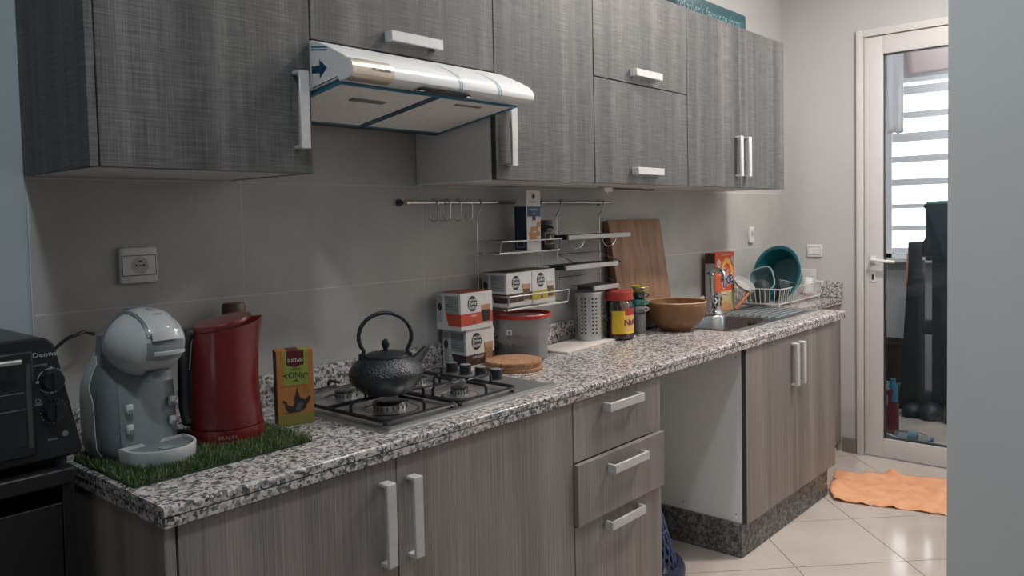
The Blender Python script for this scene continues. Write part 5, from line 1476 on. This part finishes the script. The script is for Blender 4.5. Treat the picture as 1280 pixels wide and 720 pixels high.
    B().tube([tuple(a_-o), tuple(a_.lerp(b_, 0.4)-o), tuple(b_-o)], [0.006, 0.0085, 0.0075], 10).make('handle', plain('orange_handle', (0.42, 0.13, 0.05), 0.4), t)
    # carton and canister at the far end
    t = thing('carton', 'white carton with an orange square leaning at the end wall behind the rack', 'box', (3.772, -0.210, H+0.0005))
    B().box(0, 0.032, 0, 0.118, 0, 0.155).bevel(0.001, 1).make('carton_body', WCARD, t)
    fr = frame((0, 0.118, 0), (0, -1, 0), Z)
    flat('orange_square', rect(0.004, 0.040, 0.086, 0.142), fr, plain('orange_red_print', (0.50, 0.065, 0.03), 0.5), t)
    flat('square_word', rect(0.010, 0.034, 0.112, 0.122), fr, plain('dark_green_print', (0.018, 0.035, 0.03), 0.5), t, d=0.001)
    flat('grey_mark', rect(0.05, 0.11, 0.1, 0.104), fr, plain('grey_print_dark', (0.11, 0.12, 0.12), 0.6), t)
    for k in range(4): flat('grey_mark', ell(0.055+k*0.016, 0.112, 0.005, 0.004, n=10), fr, plain('pale_grey_print', (0.27, 0.29, 0.29), 0.6), t)
    t = thing('canister', 'white canister with a red banded foot at the far end of the rack', 'canister', (3.71, -0.195, zb))
    B().lathe([(0, 0.012), (0.028, 0.012), (0.0285, 0.015), (0.0285, 0.092), (0.0265, 0.095), (0, 0.095)], 32).make('canister_body', WPLAST, t)
    B().lathe([(0, 0), (0.0275, 0.0), (0.0282, 0.002), (0.0282, 0.0118), (0, 0.0118)], 32).make('red_foot', plain('red_plastic', (0.42, 0.035, 0.028), 0.35), t)
build_dishes()

# ------------------------------------------------------------------ niche basket and floor cloth
def build_floor_things():
    t = thing('lattice_basket', 'blue plastic lattice basket standing upside down in the gap between cabinets', 'basket', (1.86, -0.285, 0.0))
    BL = plain('blue_plastic', (0.055, 0.085, 0.19), 0.4)
    R0, R1, h = 0.135, 0.062, 0.30
    n = 26
    B().lathe([(R0+0.018, 0.0), (R0+0.03, 0.004), (R0+0.032, 0.03), (R0+0.026, 0.045), (R0+0.006, 0.05), (R0+0.004, 0.046), (R0+0.02, 0.04), (R0+0.018, 0.0)], 48).make('rim', plain('dark_blue_plastic', (0.02, 0.03, 0.065), 0.4), t)
    def pt(f, a): r = R0+(R1-R0)*f; return (r*cos(a), r*sin(a), 0.046+f*(h-0.046))
    for s in (-1, 1):
        for k in range(n):
            a0 = 2*pi*k/n
            B().tube([pt(f/8, a0+s*0.9*f/8) for f in range(9)], 0.0042, 5).make('slat', BL, t)
    for f in (0.5, 1.0): B().tube([pt(f, 2*pi*k/36) for k in range(36)], 0.005, 6, True).make('hoop', BL, t)
    B().cyl((0, 0, 0), R1, h-0.004, h, 36).make('closed_end', BL, t)
    # orange floor cloth
    A_, B_, C_, D_ = Vector((3.03, -0.575, 0)), Vector((3.45, -0.425, 0)), Vector((3.66, -0.99, 0)), Vector((3.15, -1.08, 0))
    nx, ny = 48, 34
    vs, fs = [], []
    from mathutils import noise as NZ
    for j in range(ny+1):
        for i in range(nx+1):
            u, v = i/nx, j/ny
            p = (A_.lerp(D_, u)).lerp(B_.lerp(C_, u), v)
            e = min(u, 1-u, v, 1-v)
            w = 0.020*NZ.noise((u*5, v*4, 1.3)); w2 = 0.03*NZ.noise((u*2.2, v*2.0, 7.1))
            p = p+Vector((w+w2*(1 if e < 0.5 else 0), w2-w, 0))
            z = 0.004+0.016*max(0, NZ.noise((u*6+v*1.5, v*2.2, 3.7)))+0.012*max(0, NZ.noise((u*9, v*6, 5.2)))
            z += 0.030*math.exp(-(((u-0.47)/0.07)**2+((v-0.97)/0.10)**2))+0.018*math.exp(-(((u-0.05)/0.10)**2+((v-0.4)/0.5)**2))
            z += 0.006*max(0, sin(u*40+3*v))*(1 if v < 0.12 else 0)
            vs.append((p.x, p.y, z)); 
    for j in range(ny):
        for i in range(nx):
            a = j*(nx+1)+i; fs.append((a, a+1, a+nx+2, a+nx+1))
    me = bpy.data.meshes.new('floor_cloth'); me.from_pydata(vs, [], fs)
    for p in me.polygons: p.use_smooth = True
    m = N('orange_cloth'); v = m.coords(); f = m.noise(v, 14, 4, 0.6); g = m.noise(v, 400, 2)
    m.bsdf(m.ramp(f, [(0.3, (0.72, 0.33, 0.17)), (0.72, (0.88, 0.47, 0.27))]), 0.9, bump=g, bstr=0.3, bdist=0.001)
    me.materials.append(m.m)
    o = put('floor_cloth', me); sm = o.modifiers.new('thick', 'SOLIDIFY'); sm.thickness = 0.003; sm.offset = -1
    tag(o, 'crumpled orange floor cloth lying on the tiles before the glazed door', 'cloth')
build_floor_things()

# ------------------------------------------------------------------ terrace behind the glazed door
def build_terrace():
    DT = plain('dark_teal_plastic', (0.006, 0.018, 0.024), 0.5, grain=0.15, gscale=12)
    t = thing('garden_lounger', 'tall dark teal plastic piece with slots standing upright behind the glazed door', 'lounger', (4.90, -0.60, 0.0))
    x0, x1 = -0.04, 0.03
    # stepped upright slab: two stiles, cross pieces, slots between
    def pc(y0, y1, z0, z1, nm, a=x0, b_=x1): return B().box(a, b_, y0, y1, z0, z1).bevel(0.01, 2).make(nm, DT, t)
    prof = [(0.253, 0.03), (0.262, 0.03), (0.205, 0.97), (0.205, 1.115), (0.118, 1.118), (0.118, 0.03)]
    B().prism(prof, lambda u, v, w: (x0+w, u, v), 0.07).bevel(0.008, 2).make('stile', DT, t)
    pc(-0.30, 0.068, 0.03, 1.36, 'stile') if False else None
    B().prism([(0.063, 0.03), (-0.34, 0.03), (-0.34, 1.36), (0.10, 1.36), (0.118, 1.345), (0.100, 1.32), (0.098, 1.22), (0.104, 1.14), (0.118, 1.12), (0.118, 1.03), (0.063, 1.03)], lambda u, v, w: (x0+w, u, v), 0.07).bevel(0.006, 2).make('stile', DT, t)
    pc(0.063, 0.118, 0.53, 0.625, 'cross_piece'); pc(0.063, 0.118, 0.03, 0.16, 'cross_piece'); pc(0.06, 0.12, 1.0, 1.03, 'cross_piece')
    B().box(-0.052, -0.041, 0.10, 0.113, 1.003, 1.022).make('slot_lip', PVC, t)
    B().prism([(0.208, 1.05), (0.200, 1.03), (0.204, 0.9), (0.212, 0.82), (0.218, 0.84), (0.212, 0.95)], lambda u, v, w: (x0-0.006+w, u, v), 0.006).make('torn_edge', plain('torn_orange', (0.45, 0.2, 0.1), 0.7), t)
    for yy, rr in ((0.17, 0.085), (0.06, 0.10), (-0.10, 0.13)):
        b = B().lathe([(0, 0.0), (rr*0.9, 0.0), (rr, 0.03), (rr*0.85, rr*0.7), (rr*0.4, rr*1.0), (0, rr*1.05)], 20, (-0.05, yy, 0.0), 0.8); b.make('curled_foot', DT, t)
    B().tube([(-0.01, 0.10, 1.358), (-0.01, -0.3, 1.372)], 0.016, 10).make('top_edge', plain('green_edge', (0.09, 0.2, 0.15), 0.5), t)
    t = thing('bucket', 'dark brown woven bucket standing by the terrace wall behind the door', 'bucket', (5.28, -0.14, 0.1305))
    B().lathe([(0, 0), (0.11, 0), (0.135, 0.26), (0.142, 0.265), (0.142, 0.28), (0.13, 0.28), (0.106, 0.01), (0, 0.01)], 32).make('bucket_wall', plain('dark_brown_plastic', (0.035, 0.022, 0.02), 0.5), t)
    t = thing('step_stool', 'low grey stool under the dark bucket on the terrace', 'stool', (5.28, -0.14, 0.0))
    for z in (0.114, 0.06): B().box(-0.14, 0.14, -0.13, 0.13, z, z+0.016).bevel(0.003, 1).make('shelf', plain('grey_slats', (0.10, 0.10, 0.10), 0.6), t)
    for x in (-0.13, 0.13):
        for y in (-0.12, 0.12): B().box(x-0.012, x+0.012, y-0.012, y+0.012, 0, 0.114).make('leg', plain('grey_slats', (0.10, 0.10, 0.10), 0.6), t)
    t = thing('shopping_bag', 'red shopping bag with blue bottle tops just inside the terrace', 'bag', (4.32, -0.43, 0.002))
    b = B(); rings = []
    for k, (z, s) in enumerate(((0, 0.055), (0.02, 0.062), (0.12, 0.058), (0.22, 0.055), (0.27, 0.062))):
        rings.append([(s*cos(2*pi*q/20)*0.8, s*sin(2*pi*q/20)*(1+0.12*sin(5*q+k)), z) for q in range(20)])
    b.loft(rings, cap1=False); o = b.make('bag_wall', plain('dark_red_bag', (0.16, 0.02, 0.03), 0.6), t); o.modifiers.new('thick', 'SOLIDIFY').thickness = 0.002
    for k, (x, y, c) in enumerate(((-0.01, -0.035, (0.02, 0.2, 0.3)), (0.0, 0.02, (0.02, 0.12, 0.22)), (-0.02, -0.005, (0.3, 0.32, 0.32)))):
        B().lathe([(0, 0.2), (0.025, 0.2), (0.027, 0.29), (0.014, 0.315), (0.014, 0.335), (0, 0.335)], 16, (x, y, -0.01*k)).make('bottle_top', plain('bag_content_%d' % k, c, 0.35), t)
    PL = mat_clear('water_bottle_plastic', (0.75, 0.88, 0.9), 1.0, 0.05, (0.3, 0.42, 0.46), 0.2)
    labs = ['bluish plastic bottle lying flat in front of the red bag', 'clear plastic bottle with a blue label lying across the terrace floor']
    for k, (x, y, rz) in enumerate(((4.105, -0.455, 8), (4.205, -0.60, 4))):
        t = thing('water_bottle', labs[k], 'bottle', (x, y, 0.034), rot=(pi/2, 0, radians(rz)))
        B().lathe([(0, -0.09), (0.028, -0.09), (0.032, -0.08), (0.032, -0.03), (0.029, -0.02), (0.032, -0.01), (0.032, 0.05), (0.014, 0.085), (0.012, 0.1), (0, 0.1)], 20).make('bottle_wall', PL, t)
        B().lathe([(0.0325, -0.02), (0.0325, 0.025)], 20).make('label', plain('bottle_label_%d' % (k % 2), ((0.03, 0.16, 0.26), (0.04, 0.22, 0.30))[k % 2], 0.4), t) if k else None
        B().cyl((0, 0, 0), 0.0145, 0.095, 0.112, 14).make('cap', plain('blue_cap', (0.03, 0.15, 0.3), 0.4), t)
    # washing on a line under the terrace ceiling
    t = thing('washing_line', 'thin line stretched under the terrace ceiling with washing on it', 'line', (4.70, 0, 2.42))
    B().tube([(0, 0.145, 0), (0, -1.0, -0.012), (0, -2.04, 0)], 0.003, 6).make('cord', WPLAST, t)
    def sheet(name, label, x, y0, y1, z0, z1, col, seed, sway):
        from mathutils import noise as NZ
        vs, fs = [], []; nx, nz = 26, 14
        for j in range(nz+1):
            for i in range(nx+1):
                u, v = i/nx, j/nz
                dx = 0.012*NZ.noise((u*5, v*1.2, seed))*v+sway*v
                vs.append((x+dx, y0+(y1-y0)*u, z1-(z1-z0)*v+0.02*v*NZ.noise((u*3, seed, 2))))
        for j in range(nz):
            for i in range(nx):
                a = j*(nx+1)+i; fs.append((a, a+nx+1, a+nx+2, a+1))
        me = bpy.data.meshes.new(name); me.from_pydata(vs, [], fs)
        for p in me.polygons: p.use_smooth = True
        m = N(name+'_cotton'); v = m.coords(); f = m.noise(v, 40, 3)
        c = m.ramp(f, [(0.3, tuple(q*0.96 for q in col)), (0.7, col)])
        df = m.n('ShaderNodeBsdfDiffuse'); tl = m.n('ShaderNodeBsdfTranslucent'); mx = m.n('ShaderNodeMixShader'); mx.inputs[0].default_value = 0.55
        m.link(c, df.inputs[0]); m.link(c, tl.inputs[0]); m.link(df.outputs[0], mx.inputs[1]); m.link(tl.outputs[0], mx.inputs[2]); m.link(mx.outputs[0], m.out.inputs[0])
        me.materials.append(m.m); o = put(name, me)
        o.modifiers.new('thick', 'SOLIDIFY').thickness = 0.002
        return tag(o, label, 'cloth')
    sheet('towel', 'narrow white towel hanging from the washing line beside the door frame', 4.697, -0.315, -0.412, 1.80, 2.4185, (0.80, 0.78, 0.78), 2.2, 0.01)
    sheet('bed_sheet', 'pale pink cloth folded over the washing line above the terrace window', 4.703, -0.42, -1.5, 2.16, 2.4170, (0.74, 0.64, 0.62), 5.5, 0.05)
build_terrace()
